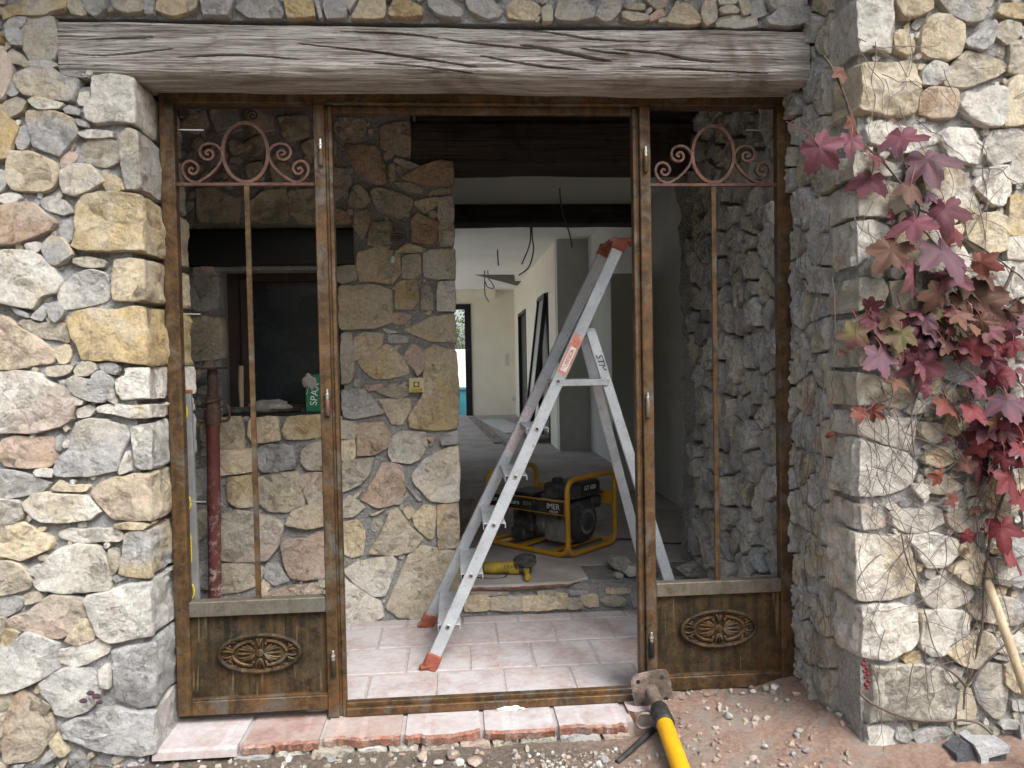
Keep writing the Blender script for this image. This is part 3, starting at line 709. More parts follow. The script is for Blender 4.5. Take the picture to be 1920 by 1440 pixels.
# ======================================================= inner wall with the window
IW = thing('inner_stone_wall', (0.4, Y_IN, -0.03), 'rubble stone inner wall with a dark window, behind the left door panel', 'wall')
IN1 = """
T 70,180 110,120 240,130 250,190 200,255 130,240
T 330,165 485,135 485,325 440,325 330,275
T 40,210 90,260 75,340 40,340
RD 130,265 310,285 350,380 355,470 300,475 210,440 170,350
G 410,340 540,380 480,390 400,360
R 440,440 540,390 650,350 715,360 715,475 560,475 460,455
TG 20,390 150,400 175,470 130,520 70,570 20,570
T 160,560 190,490 220,490 275,560 240,595 160,595
TG 275,510 330,500 500,560 480,620 430,660 330,630 290,570
C 505,575 640,550 640,580 570,630 530,600
T 400,470 480,475 550,500 545,525 450,505
T 375,380 405,375 405,450 380,450
T 600,515 700,500 700,535 620,535
W 645,560 715,545 720,675 640,675
W 645,690 720,685 718,805 650,808
R 500,670 530,640 635,685 630,770 600,800 495,785
T 190,640 260,615 270,690 230,775 190,720
T 280,690 390,680 390,790 300,810 260,800
RT 20,610 130,620 170,680 150,690 20,690
C 410,845 470,800 575,830 540,845
C 205,850 330,815 420,850 440,960 390,1010 300,1000 220,1000 200,920
TC 450,870 540,855 545,960 500,985 450,980
WC 560,840 725,830 725,985 565,980
T 100,925 190,920 200,990 130,1010 100,1000
C 105,1030 290,1020 385,1050 385,1220 300,1250 110,1260
OC 415,1010 520,990 535,1090 500,1150 410,1145
T 550,1020 600,1030 610,1150 550,1155
W 640,1010 725,1005 728,1160 635,1155
P 390,1175 495,1185 460,1225 420,1235 390,1215
C 460,1260 600,1200 720,1180 735,1330 600,1320 500,1285
C 190,1310 240,1280 340,1290 330,1350 260,1400 190,1430
G 370,1290 470,1300 470,1330 375,1330
W 340,1255 420,1275 370,1280
"""
IN2 = """
T 115,-150 175,-160 185,60 160,105 118,110
CO 200,-10 280,-80 370,-95 470,0 475,60 380,80 290,85 230,30
P 455,-30 500,-100 565,-60 560,30 530,75 500,20
OC 560,-60 610,-90 735,-60 745,200 740,350 640,365 480,350 480,290 560,170
P 240,125 340,115 345,135 270,150
GT 120,150 240,140 300,220 350,270 180,300 130,290
C 320,200 480,195 485,250 440,335 390,325
T 300,155 400,120 480,130 480,170 420,190
RC 205,330 340,325 380,390 370,450 300,490 205,500
T 105,310 200,330 190,405 110,405
C 105,430 185,415 190,510 140,530 105,510
WT 370,490 390,400 440,375 560,380 580,450 530,520 480,540 390,530
G 650,410 740,365 740,430 665,440
P 580,405 620,400 605,425
T 110,545 180,530 290,510 270,590 220,650 110,700
WC 500,610 570,520 690,460 745,450 750,740 680,755 600,740 520,660
PR 220,740 290,640 340,530 440,560 450,660 460,690 400,760 320,780
T 380,760 480,710 430,760
G 465,660 550,740 530,740
T 110,760 160,720 240,780 180,825 115,830
CO 115,870 200,850 240,910 230,1030 170,1045 115,1020
CT 260,1030 340,910 380,800 420,780 480,880 550,945 500,1010 420,1030
C 450,790 480,775 510,800 480,840
C 500,830 560,770 625,780 615,940 590,950 520,880
PO 635,775 745,760 750,990 640,1005
WC 130,1120 200,1080 390,1035 415,1080 350,1250 290,1255 180,1180
W 70,1140 120,1160 240,1240 330,1290 345,1370 280,1400 70,1395
CT 360,1320 420,1180 480,1040 540,990 740,1010 750,1200 740,1390 600,1385 430,1370
C 270,820 360,785 300,820
C 170,730 230,680 200,725
"""
IN3 = """
T 110,120 240,120 260,220 200,260 120,230
T 450,330 560,270 580,320 520,390 460,360
T 380,310 440,310 450,350 400,380
T 770,330 820,300 845,330 840,390 800,385
T 200,560 300,560 430,630 420,730 320,740 210,740
CT 480,640 560,580 680,560 690,640 680,740 560,740 475,720
T 700,580 850,560 850,740 760,745 700,680
T 470,440 550,420 560,510 490,515
T 600,440 700,420 720,500 620,520
G 270,140 420,130 440,240 320,270
T 460,150 600,140 620,240 500,260
T 640,180 800,170 800,280 680,300
T 190,990 290,985 300,1025 190,1030
G 150,1060 200,1040 315,1040 315,1200 230,1220 150,1200
CT 165,1270 230,1250 330,1260 335,1440 330,1470 165,1490
"""
IN4 = """
T 220,460 250,440 290,470 290,570 235,560
C 300,420 440,405 460,480 450,575 320,575
C 490,420 640,405 650,530 510,545 480,500
OC 670,480 690,410 875,395 880,510 760,525 680,525
C 320,590 490,585 500,700 330,720
GD 525,590 570,560 720,565 735,680 620,700 560,705 525,660
T 770,590 810,555 930,530 930,690 800,690 765,650
CO 370,735 495,725 500,885 420,890 375,860
TC 525,740 620,710 745,705 780,810 780,880 680,920 590,915 530,860
PT 755,730 830,710 930,715 930,860 810,880 780,800
G 175,700 300,680 320,850 180,860
C 680,985 720,910 830,880 930,870 930,980 800,1005 700,990
TP 340,940 420,910 500,930 600,950 670,990 640,1100 580,1180 470,1185 330,1180 320,1030
PR 660,1090 700,1065 790,1070 850,1030 935,1040 935,1265 780,1285 710,1270 670,1180
T 330,1200 500,1190 570,1230 530,1310 420,1350 335,1360
G 570,1270 580,1200 640,1210 700,1290 620,1310
CP 540,1380 600,1350 720,1320 840,1300 880,1340 850,1375 700,1390
T 860,1280 900,1280 900,1320 870,1320
T 180,930 240,900 290,1000 190,1090
C 180,1130 210,1130 200,1180
G 190,1200 320,1190 320,1340 200,1320
T 330,1390 500,1385 500,1480 330,1490
T 540,1400 700,1410 690,1500 550,1490
GT 720,1400 920,1400 920,1490 730,1500
"""
trace(IW, PL_I, 600, 180, 2.88, IN1, prot=(0.012, 0.026), relief=0.55)
trace(IW, PL_I, 600, 680, 2.88, IN2, prot=(0.012, 0.028), relief=0.5)
trace(IW, PL_I, 300, 160, 2.88, IN3, prot=(0.015, 0.03), relief=0.6)
trace(IW, PL_I, 300, 640, 2.88, IN4, prot=(0.015, 0.035), relief=0.6)
WX0, WZ0 = PL_I.uv(418, 778); WX1, WZ1 = PL_I.uv(640, 505)         # window opening
_xe = PL_I.uv(858, 700)[0]; _lz = PL_I.uv(770, 309)[1]; _lx = PL_I.uv(770, 300)[0]
for k, pg in enumerate(voro(-0.95, -0.34, 0.0, 2.6, 0.2, 0.19, 41)): stone(IW, pg, PL_I, random.Random(k).choice(['G', 'T', 'C']), 0.02, 0.05, 0.6, shrink=0.012)
chips(IW, PL_I, -0.3, _xe-0.02, 0.0, 2.58, 110, 44, 'GTTC', 0.010, 0.035, (0.006, 0.014), skip=lambda x, y: (WX0-0.04 < x < WX1+0.04 and WZ0-0.02 < y < WZ1+0.24) or (x > _lx-0.02 and y > _lz-0.02))
for (a, b, c, d) in ((-1.2, WX0, -0.2, 2.75), (WX1, _xe-0.012, -0.2, _lz), (WX0, WX1, -0.2, WZ0), (WX0, WX1, WZ1, 2.75), (WX1, _lx, _lz, 2.75)):
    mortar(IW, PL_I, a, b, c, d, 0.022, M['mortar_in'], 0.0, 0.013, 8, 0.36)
# ======================================================= ground, floors, step
def axis(pts):                                   # uneven grid lines: (start, end, step) runs
    out = []
    for a, b, s in pts: out += list(np.arange(a, b, s))
    return np.array(out+[pts[-1][1]])
def gz(X, Y):
    right = sstep((X-1.66)/0.22)
    z = -0.088-0.05*sstep((-0.30-Y)/0.9)+right*(0.055+0.028*sstep((Y+0.5)/0.5))+0.045*right*sstep((X-2.2)/0.24)*sstep((Y+0.6)/0.3)
    n = 0.016*fbm(np.c_[X*9, Y*9, X*0], 5, 3, 0.6)+0.006*fbm(np.c_[X*45, Y*45, X*0], 3, 4)
    near = sstep((2.5+Y)/1.2)
    far = 0.25*fbm(np.c_[X*0.12, Y*0.12, X*0], 3, 6)*sstep((-Y-6)/10)
    shade_hill = 7.5*sstep((-Y-7)/13)*(1+0.15*fbm(np.c_[X*0.1, Y*0.1, X*0], 3, 8))      # unseen slope, added to cut low sky light into the porch
    return z+n*(0.3+0.7*near)+far+shade_hill
gx = axis([(-60, -6, 6.0), (-6, -1.2, 0.4), (-1.2, 3.2, 0.014), (3.2, 8, 0.4), (8, 60, 6.0)])
gy = axis([(-70, -4, 4.0), (-4, -0.75, 0.25), (-0.75, 0.10, 0.014), (0.10, 2, 0.5), (2, 70, 4.0)])
GX, GY = np.meshgrid(gx, gy); a, b = GX.ravel(), GY.ravel()
GZ = gz(a, b); GZ = np.where(b > 0.12, -0.30, GZ)
nx = len(gx)
n = NT('site_dirt'); p = n.pos(); sx = n.t.nodes.new('ShaderNodeSeparateXYZ'); n.t.links.new(p, sx.inputs[0])
na = n.noise(p, 6, 8, 0.7); nb = n.noise(p, 60, 8, 0.75)
fac = n.math('ADD', n.math('MULTIPLY', n.math('SUBTRACT', sx.outputs[0], 1.25), 1.6), n.math('MULTIPLY', n.math('SUBTRACT', na, 0.5), 2.2))
brown = n.ramp(nb, [(0.3, (0.13, 0.105, 0.085)), (0.55, (0.26, 0.215, 0.175)), (0.75, (0.42, 0.37, 0.32))])
red = n.ramp(nb, [(0.3, (0.30, 0.185, 0.135)), (0.5, (0.43, 0.29, 0.225)), (0.75, (0.56, 0.45, 0.39))])
red = n.mix(n.ramp(na, [(0.45, 0.0), (0.62, 0.8)]), red, (0.40, 0.36, 0.32))
green = n.ramp(n.noise(p, 1.5, 8, 0.7), [(0.35, (0.03, 0.045, 0.015)), (0.65, (0.09, 0.12, 0.04))])  # dark green for the added slope behind the camera
soil = n.mix(n.ramp(fac, [(0.2, 0.0), (0.8, 1.0)]), brown, red)
n.set('Base Color', n.mix(n.ramp(n.math('MULTIPLY', n.math('ADD', sx.outputs[1], 6.0), -0.3), [(0.0, 0.0), (0.9, 1.0)]), soil, green)).set('Roughness', 0.95).set('Specular IOR Level', 0.15)
h = n.bump(n.noise(p, 40, 10, 0.8), 1.0, 0.03); n.bump(n.noise(p, 200, 4, 0.7), 0.6, 0.004, h); M['dirt'] = n.m
tag(mobj('ground', np.c_[a, b, GZ], [(j*nx+i, j*nx+i+1, (j+1)*nx+i+1, (j+1)*nx+i) for j in range(len(gy)-1) for i in range(nx-1)], M['dirt'], None, 80, at=(0, 0, 0)), kind='structure')
# --- terracotta
def mk_tile(name, c1, c2, dust, dustc=(0.60, 0.56, 0.55)):
    n = NT(name); p = n.pos(); a = n.noise(p, 5, 7, 0.65); b = n.noise(p, 35, 8, 0.75); r = n.t.nodes.new('ShaderNodeObjectInfo').outputs['Random']
    c = n.mix(r, c1, c2); c = n.mix(1, c, n.ramp(b, [(0.3, 0.78), (0.7, 1.15)]), 'MULTIPLY')
    f = n.math('ADD', n.math('MULTIPLY', n.ramp(a, [(0.36, 0.0), (0.60, 1.0)]), dust), n.math('MULTIPLY', n.ramp(b, [(0.45, 0.0), (0.65, 1.0)]), dust*0.35))
    c = n.mix(f, c, dustc)
    c = n.mix(n.ramp(n.noise(p, 8, 9, 0.75, 1.0), [(0.54, 0.0), (0.68, 0.6)]), c, (0.30, 0.235, 0.205)); c = n.mix(n.ramp(n.noise(p, 60, 7, 0.75), [(0.60, 0.0), (0.70, 0.5)]), c, (0.20, 0.15, 0.125))
    n.set('Base Color', c).set('Roughness', 0.85).set('Specular IOR Level', 0.25); h = n.bump(b, 0.45, 0.004); n.bump(n.noise(p, 150, 3, 0.6), 0.3, 0.002, h); return n.m
M['tile'] = mk_tile('dusty_terracotta', (0.33, 0.25, 0.23), (0.41, 0.335, 0.315), 0.80, (0.48, 0.465, 0.475))
M['tile_red'] = mk_tile('bare_terracotta', (0.27, 0.155, 0.125), (0.37, 0.26, 0.22), 0.42, (0.48, 0.45, 0.44))
M['tile_core'] = mk_plain('broken_terracotta', (0.27, 0.13, 0.09), 0.95, 0, 0.45, 40, 0.8, 0.010, dirt=(0.44, 0.37, 0.33, 0.85))
M['joint'] = mk_plain('tile_joint', (0.38, 0.34, 0.33), 0.95, 0, 0.2, 30, 0.5, 0.004)
M['concrete'] = mk_plain('dusty_screed', (0.42, 0.385, 0.36), 0.92, 0, 0.25, 3.5, 0.3, 0.004, dirt=(0.22, 0.195, 0.175, 0.5))
ZT = -0.036
pf = tag(MB().box((-0.32, 0.06, -0.28), (2.40, 1.10, ZT-0.004)).out('porch_floor', M['joint'], None, 0), kind='structure')
_x1 = onZ(688, 1290, ZT)[0]; _x2 = onZ(762, 1238, ZT)[0]; _x3 = onZ(712, 1195, ZT)[0]
rt = random.Random(3)
for yy, xo in ((0.075, _x1), (0.385, _x2), (0.69, _x3), (0.99, _x1+0.12)):
    x = xo-0.29*4
    while x < 2.38:
        x0, x1 = max(x+0.006, -0.31), min(x+0.284, 2.39); y1 = min(yy+0.29, 1.095)
        if x1-x0 > 0.03:
            dz = rt.uniform(-0.0012, 0.002); MB().box((x0+rt.uniform(-.002, .002), yy+rt.uniform(0.003, .007), ZT-0.02), (x1, y1+rt.uniform(-.003, .002), ZT+dz), 0.003).out('tile', M['tile'], pf, 30)
        x += 0.29
# --- threshold: a row of tiles with broken front edges, bedded on rough stones
th = tag(MB().box((-0.06, -0.165, -0.25), (1.72, 0.07, ZT-0.008)).out('threshold', M['joint'], None, 0), kind='structure')
edges = [-0.035, 0.277, 0.562, 0.857, 1.150, 1.427, 1.70]
for i in range(6):
    x0, x1 = edges[i]+0.009, edges[i+1]-0.009; rg = np.random.default_rng(i+5); N = 26
    xs = np.linspace(x0, x1, N); bk = 0 if i == 0 else (0.030 if i in (1, 2) else 0.045)
    f = -0.212+0.008*rg.random()+bk*np.clip(1.7*fbm(np.c_[xs*6, xs*0+i*3.1, xs*0], 5, 8+i, 0.7)+0.25, 0, 1)
    lo = np.minimum(f+0.012*rg.random(N)*(bk > 0), 0.0)
    V = []; 
    for k in range(N): V += [(xs[k], 0.045, ZT), (xs[k], f[k]+0.012, ZT), (xs[k], f[k], ZT-0.006-0.004*rg.random()), (xs[k], lo[k]-0.004*(bk == 0), ZT-0.034)]
    Fc = [(k*4+j, k*4+j+1, (k+1)*4+j+1, (k+1)*4+j) for k in range(N-1) for j in range(3)]
    Fc += [(0, 3, 2, 1), tuple((N-1)*4+j for j in range(4))]
    tl = mobj('tile', V, Fc, M['tile'] if i in (0, 3, 4, 5) else M['tile_red'], th, 30)
    tl.data.materials.append(M['tile_core'])
    if bk:
        for pidx, pl in enumerate(tl.data.polygons):
            if pidx < (N-1)*3 and pidx % 3 >= 1: pl.material_index = 1
fr = MB().prism([(1.715, 0.05), (1.715, -0.10), (1.74, -0.118), (1.79, -0.105), (1.84, -0.11), (1.87, -0.085), (1.862, -0.03), (1.872, 0.05)], 2, -0.075, -0.030).out('tile', M['tile'], th, 30)
fr['label'] = 'broken tile fragment with raw orange edge'; fr.data.materials.append(M['tile_core'])
for pl in fr.data.polygons:
    if abs(pl.normal.z) < 0.5: pl.material_index = 1
PL_TH = Plane((0, -0.185, 0), (1, 0, 0), (0, -1, 0))
for k, pg in enumerate(voro(0.25, 1.72, -0.125, -0.068, 0.13, 0.06, 51, 0.4)): stone(th, pg, PL_TH, random.Random(k).choice(['T', 'WT', 'TC', 'G', 'P']), random.Random(k).uniform(0.0, 0.03), 0.05, 1.0, shrink=0.005, name='bedding_stone', rough=1.6)
# --- step up into the house
ZF = 0.13
sp = tag(MB().box((1.06, 1.125, -0.25), (2.46, 1.42, ZF-0.004)).out('step', M['mortar_in'], None, 0), kind='structure')
trace(sp, PL_STEP, 640, 1080, 3.2, """
C 740,125 880,110 880,200 740,205
CT 890,125 1085,125 1085,205 890,200
C 1090,120 1285,120 1280,195 1090,205
C 1290,100 1350,110 1350,190 1285,190
T 1355,135 1430,140 1450,190 1360,195
C 1435,115 1530,110 1540,175 1480,180 1440,150
T 1550,140 1640,115 1715,135 1690,175 1590,170
C 1590,75 1730,75 1730,100 1590,105
T 1180,88 1290,88 1280,112 1180,108
G 1370,85 1480,90 1470,110 1380,108
T 780,92 1000,92 990,112 790,112
G 1740,110 1800,100 1820,180 1760,190
""", prot=(0.006, 0.016), relief=0.35)
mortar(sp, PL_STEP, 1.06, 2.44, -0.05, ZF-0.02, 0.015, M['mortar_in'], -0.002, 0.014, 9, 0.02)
N = 60; xs = np.linspace(1.09, 1.78, N); yf = 1.075+0.02*fbm(np.c_[xs*7, xs*0, xs*0], 4, 2)+0.05*sstep((xs-1.66)/0.1)+0.02*np.clip(fbm(np.c_[xs*25, xs*0, xs*0], 3, 5), 0, 1)
V = []
for k in range(N): V += [(xs[k], 1.43, ZF+0.004), (xs[k], yf[k]+0.01, ZF+0.004), (xs[k], yf[k], ZF-0.006), (xs[k], yf[k]+0.012, ZF-0.024)]
sl = mobj('tread_slab', V, [(k*4+j, k*4+j+1, (k+1)*4+j+1, (k+1)*4+j) for k in range(N-1) for j in range(3)]+[(0, 3, 2, 1), tuple((N-1)*4+j for j in range(4))], M['concrete'], sp, 30)
sl.data.materials.append(M['tile_core'])
for pidx, pl in enumerate(sl.data.polygons):
    if pidx < (N-1)*3 and pidx % 3 == 2: pl.material_index = 1
tag(MB().box((0.5, 1.42, 0.0), (2.9, 14.4, ZF)).out('corridor_floor', M['concrete'], None, 0), kind='structure')
# broken lumps left on the step beside the right mullion
rg = random.Random(8)
for k in range(16):
    X = rg.uniform(1.93, 2.36); Yc = rg.uniform(1.12, 1.36); s = rg.uniform(0.025, 0.075)
    pl = Plane((X, Yc, ZF), (1, 0, 0), (0, -1, 0)); an = [rg.uniform(0.6, 1.1) for _ in range(6)]
    q = [(math.cos(i*1.047)*s*an[i], s*0.55+math.sin(i*1.047)*s*0.6*an[i]) for i in range(6)]
    stone(sp, q, pl, rg.choice(['G', 'DG', 'TG']), s*0.6, s*0.6, 1.6, name='rubble_lump', rough=1.8)
# ======================================================= ceilings, plaster walls, corridor
def slab(name, lo, hi, m, label=None, cat='wall', kind=None):
    o = MB().box(lo, hi).out(name, m, None, 0)
    return tag(o, label, cat if label else None, None, kind)
slab('ceiling', (-1.3, 0.28, 2.66), (2.9, 1.12, 2.75), M['darkwood'], kind='structure')
slab('ceiling', (0.5, 1.44, 2.76), (2.9, 4.35, 2.85), M['ceiling'], kind='structure')
slab('ceiling', (0.5, 4.35, 2.92), (2.9, 14.4, 3.02), M['ceiling'], kind='structure')
slab('roof', (-3.2, -1.0, 3.36), (5.2, 6.6, 3.5), M['darkwood'], kind='structure')  # unseen roof; front overhang deepened to shade the upper wall
slab('roof', (0.40, 6.6, 3.36), (5.2, 14.5, 3.5), M['darkwood'], kind='structure')  # narrowed here so sky light reaches the corridor
slab('plaster_wall', (-1.5, 0.25, -0.3), (-0.98, 1.45, 3.36), M['mortar_in'], 'rough end wall closing the porch on its left side')
slab('plaster_wall', (-1.5, 1.45, -0.3), (0.48, 6.6, 3.36), M['plaster_grey'], 'plain plaster wall along the left of the corridor')
slab('plaster_wall', (2.87, 1.40, 0.0), (3.1, 7.12, 3.36), M['plaster_grey'], 'dark grey plaster wall right of the stepladder')
slab('plaster_wall', (2.455, 7.1, 0.0), (3.1, 7.25, 3.36), M['plaster_grey'], 'grey plaster wall end facing the stepladder at mid corridor')
slab('plaster_wall', (2.47, -0.1, -0.3), (3.1, 1.40, 3.36), M['mortar_in'], 'rough wall core behind the grey rubble wall')
slab('wall_above_opening', (0.9, 1.12, _lz+0.21), (2.9, 1.44, 3.36), M['darkwood'], 'dark boarded wall above the blackened lintel of the house opening')
M['bounce_slab'] = mk_plain('bounce_paving', (0.62, 0.60, 0.56), 0.9, 0, 0.1, 3, 0.2)
slab('bounce_slab', (-9, 6.62, -0.34), (0.49, 17.5, 0.05), M['bounce_slab'], kind='structure')  # unseen pale slab, added to bounce sky light into the corridor
# corridor right wall with two dark doorways
XC = 2.45
CWL = thing('corridor_wall', (XC, 10, ZF), 'cream corridor wall on the right with two black doorways', 'wall')
def cx_depth(px): return onX(px, 700, XC)[1]
d1a, d1b, d2a, d2b = cx_depth(988), cx_depth(974), cx_depth(1030), cx_depth(1010)
zt1 = onX(981, 556, XC)[2]; zt1 = 2.28
for ya, yb in ((7.26, d2a), (d2b, d1a), (d1b, 14.4)):
    MB().box((XC, ya, 0.0), (XC+0.16, yb, 3.36)).out('wall_section', M['plaster_far'], CWL, 0)
for ya, yb in ((d2a, d2b), (d1a, d1b)):
    MB().box((XC, ya, zt1), (XC+0.16, yb, 3.36)).out('wall_section', M['plaster_far'], CWL, 0)
    dr = MB().box((XC+0.05, ya, ZF), (XC+0.10, yb, zt1)).out('door', M['black'], CWL, 0)
    f = MB(); f.box((XC-0.012, ya-0.03, ZF), (XC+0.05, ya+0.03, zt1+0.03)); f.box((XC-0.012, yb-0.03, ZF), (XC+0.05, yb+0.03, zt1+0.03)); f.box((XC-0.013, ya-0.031, zt1-0.03), (XC+0.051, yb+0.031, zt1+0.031))
    f.out('door_frame', M['black'], dr, 0)
# far wall with its open back door
YF = 14.25
xa = onY(884, 700, YF)[0]; zd = onY(880, 571, YF)[2]
FW = thing('far_wall', (1.8, YF, ZF), 'cream end wall of the corridor beside the open back door', 'wall')
MB().box((xa, YF, 0), (XC+0.2, YF+0.2, 3.36)).out('wall_section', M['plaster_far'], FW, 0)
MB().box((0.3, YF, zd), (xa, YF+0.2, 3.36)).out('wall_section', M['plaster_far'], FW, 0)
MB().box((0.3, YF-0.35, 2.74), (xa+0.55, YF, 2.92)).out('ceiling_bulkhead', M['plaster_far'], FW, 0)
fr = MB(); fr.box((xa-0.13, YF-0.03, ZF), (xa+0.01, YF+0.08, zd+0.01)); fr.box((0.3, YF-0.03, zd-0.11), (xa-0.13, YF+0.08, zd+0.01))
fr.out('door_frame', M['black'], FW, 0)
def plate(px, py, w, h, k):
    c = onY(px, py, YF); o = MB()
    for i in range(k): o.box((c[0]-w/2, YF-0.012, c[2]-h/2+i*h*1.05), (c[0]+w/2, YF-0.001, c[2]+h/2+i*h*1.05), 0.004)
    return o
M['white_plastic'] = mk_plain('white_plastic', (0.62, 0.61, 0.57), 0.45, 0, 0.05, 8, 0)
plate(951, 682, 0.085, 0.085, 3).out('switch_plate', M['white_plastic'], FW, 30)
plate(963, 748, 0.085, 0.085, 1).out('socket_plate', M['white_plastic'], FW, 30)
M['planks0'] = mk_plain('bark', (0.12, 0.09, 0.07), 0.9, 0, 0.3, 20, 0.3)
GLZ = thing('added_screen', (0.40, 10.4, ZF), 'made-up black post screen in the side opening added to light the corridor', 'screen')  # unseen screen, added across the corridor side left open for daylight
MB().box((0.30, 6.6, 2.80), (0.49, 14.25, 3.36)).out('screen_head', M['plaster_far'], GLZ, 0)
for y_ in (6.66, 9.16, 11.66, 14.18): MB().box((0.36, y_-0.05, ZF-0.08), (0.44, y_+0.05, 2.80), 0.004).out('screen_post', M['black'], GLZ, 0)
MB().box((0.365, 6.72, 2.73), (0.435, 14.12, 2.795), 0.004).out('screen_rail', M['black'], GLZ, 0)
# far garden seen through the back door
M['teal'] = mk_plain('teal_plastic', (0.05, 0.22, 0.27), 0.5, 0, 0.2, 5, 0)
M['render'] = mk_plain('white_render', (0.75, 0.76, 0.72), 0.9, 0, 0.08, 2, 0)
tag(MB().box((-6, 22, -0.35), (8, 22.25, 1.75), 0.01).out('garden_wall', M['render'], None, 0), 'pale garden wall seen through the far back door', 'wall')
hd = thing('hedge', (1.0, 23.2, -0.3), 'green bush behind the garden wall, seen through the back door', 'bush'); rg = np.random.default_rng(9)
M['hedge'] = mk_plain('hedge_leaf', (0.06, 0.11, 0.035), 0.6, 0, 0.4, 8, 0)
q = MB(); cs = rg.normal(size=(1500, 3))*[1.3, 0.5, 0.65]+[1.2, 23.2, 2.1]
for c in cs:
    u = rg.normal(size=3); u /= np.linalg.norm(u); v = np.cross(u, rg.normal(size=3)); v /= np.linalg.norm(v); q.add([c-u*0.07, c+v*0.035, c+u*0.07, c-v*0.035], [(0, 1, 2, 3)])
q.out('foliage', M['hedge'], hd, 0); MB().tube([(1.1, 23.2, -0.3), (1.15, 23.2, 0.9), (1.2, 23.2, 2.0)], [0.09, 0.07, 0.03], 8).out('trunk', M['planks0'], hd, 60)
c = onY(866, 742, 17.0)
tb = MB(); tb.prism([(c[0]-0.28, -0.3), (c[0]+0.28, -0.3), (c[0]+0.33, 0.62), (c[0]-0.33, 0.62)], 1, 16.7, 17.25)
bn = tb.out('garden_bin', M['teal'], None, 0); tag(bn, 'teal bin standing outside the far back door', 'bin')
MB().box((c[0]-0.36, 16.66, 0.62), (c[0]+0.36, 17.29, 0.68), 0.01).out('lid', M['teal'], bn, 30)
# dark ceiling opening at the far end: a flat black plate stands for its darkness
zc = 2.92
pts = [onZ(x, y, zc)[:2] for x, y in ((892, 515), (964, 515), (966, 527), (999, 527), (999, 543))]
tag(MB().prism([tuple(p) for p in pts], 2, zc-0.006, zc+0.004).out('ceiling_trap', M['black'], None, 0), 'flat black plate standing for the dark ceiling opening near the back door', 'plate')
# timbers overhead
def timber(name, lo, hi, m, label, seed, amp=0.012, seg=60):
    lo = np.array(lo); hi = np.array(hi); V = []; n = 24
    cs = [(math.copysign(abs(math.cos(t))**0.22, math.cos(t)), math.copysign(abs(math.sin(t))**0.22, math.sin(t))) for t in np.linspace(0, 2*math.pi, n, endpoint=False)]
    for i in range(seg+1):
        x = lo[0]+(hi[0]-lo[0])*i/seg
        for cy, cz in cs:
            y = (lo[1]+hi[1])/2+cy*(hi[1]-lo[1])/2; z = (lo[2]+hi[2])/2+cz*(hi[2]-lo[2])/2; V.append((x, y, z))
    V = np.array(V); V[:, 1] += amp*fbm(V*[2, 9, 9]+seed, 3, seed); V[:, 2] += amp*fbm(V*[2, 9, 9]+seed+40, 3, seed+1)
    Fc = [(i*n+j, i*n+(j+1) % n, (i+1)*n+(j+1) % n, (i+1)*n+j) for i in range(seg) for j in range(n)]+[tuple(range(n-1, -1, -1)), tuple(seg*n+j for j in range(n))]
    o = mobj(name, V, Fc, m, None, 40); return tag(o, label, 'beam') if label else o
timber('lintel_beam', (_lx+0.004, 1.09, _lz), (2.5, 1.42, _lz+0.235), M['darkwood'], 'thick blackened timber lintel over the opening into the house', 3)
timber('ceiling_beam', (0.4, 4.05, 2.59), (2.87, 4.34, 2.775), M['darkwood'], 'black ceiling beam across the corridor above the stepladder', 5)
timber('soffit_beam', (-0.06, 0.075, 2.375), (2.5, 0.285, 2.66), M['soffitwood'], 'dark timber lintel just behind the top of the rusty frame', 7)
zl0 = PL_I.uv(500, 500)[1]; zl1 = PL_I.uv(500, 428)[1]; xl0 = PL_I.uv(352, 470)[0]; xl1 = PL_I.uv(663, 470)[0]
timber('window_lintel', (xl0, Y_IN-0.035, zl0), (xl1, Y_IN+0.25, zl1), M['black'], 'black timber lintel above the small inner window', 9, 0.004)
# ======================================================= window in the inner wall
n = NT('dark_glass'); n.set('Base Color', (0.020, 0.024, 0.028)).set('Roughness', 0.12).set('Specular IOR Level', 0.6); p = n.pos(); n.set('Roughness', n.ramp(n.noise(p, 6, 6, 0.6), [(0.35, 0.15), (0.7, 0.38)])); M['glass'] = n.m
M['brownframe'] = mk_plain('dark_brown_wood', (0.042, 0.027, 0.022), 0.55, 0, 0.3, 20, 0.2)
WN = thing('window', ((WX0+WX1)/2, Y_IN+0.2, WZ0), 'small dark window in the inner stone wall', 'window')
yb = Y_IN+0.17
fx0 = onY(472, 600, yb)[0]; fx1 = WX1+0.02; ft = onY(540, 528, yb)[2]; fb = onY(540, 757, yb)[2]
f = MB(); f.box((WX0-0.03, yb-0.03, WZ0-0.02), (fx0-0.005, yb+0.05, WZ1+0.05), 0.004); f.box((fx0-0.006, yb-0.031, ft), (fx1, yb+0.051, WZ1+0.05), 0.004)
f.box((fx0-0.006, yb-0.029, WZ0-0.02), (fx1, yb+0.049, fb), 0.004); f.out('frame', M['brownframe'], WN, 30)
s = MB(); s.box((fx0-0.045, yb-0.055, WZ0+0.02), (fx0+0.004, yb-0.028, WZ1-0.03), 0.004); s.out('casement_stile', M['brownframe'], WN, 30)
MB().box((fx0, yb+0.01, fb), (fx1, yb+0.02, ft)).out('pane', M['glass'], WN, 0)
MB().box((WX0, Y_IN-0.012, WZ0-0.012), (WX1+0.01, yb+0.05, WZ0+0.004), 0.004).out('sill', M['black'], WN, 30)
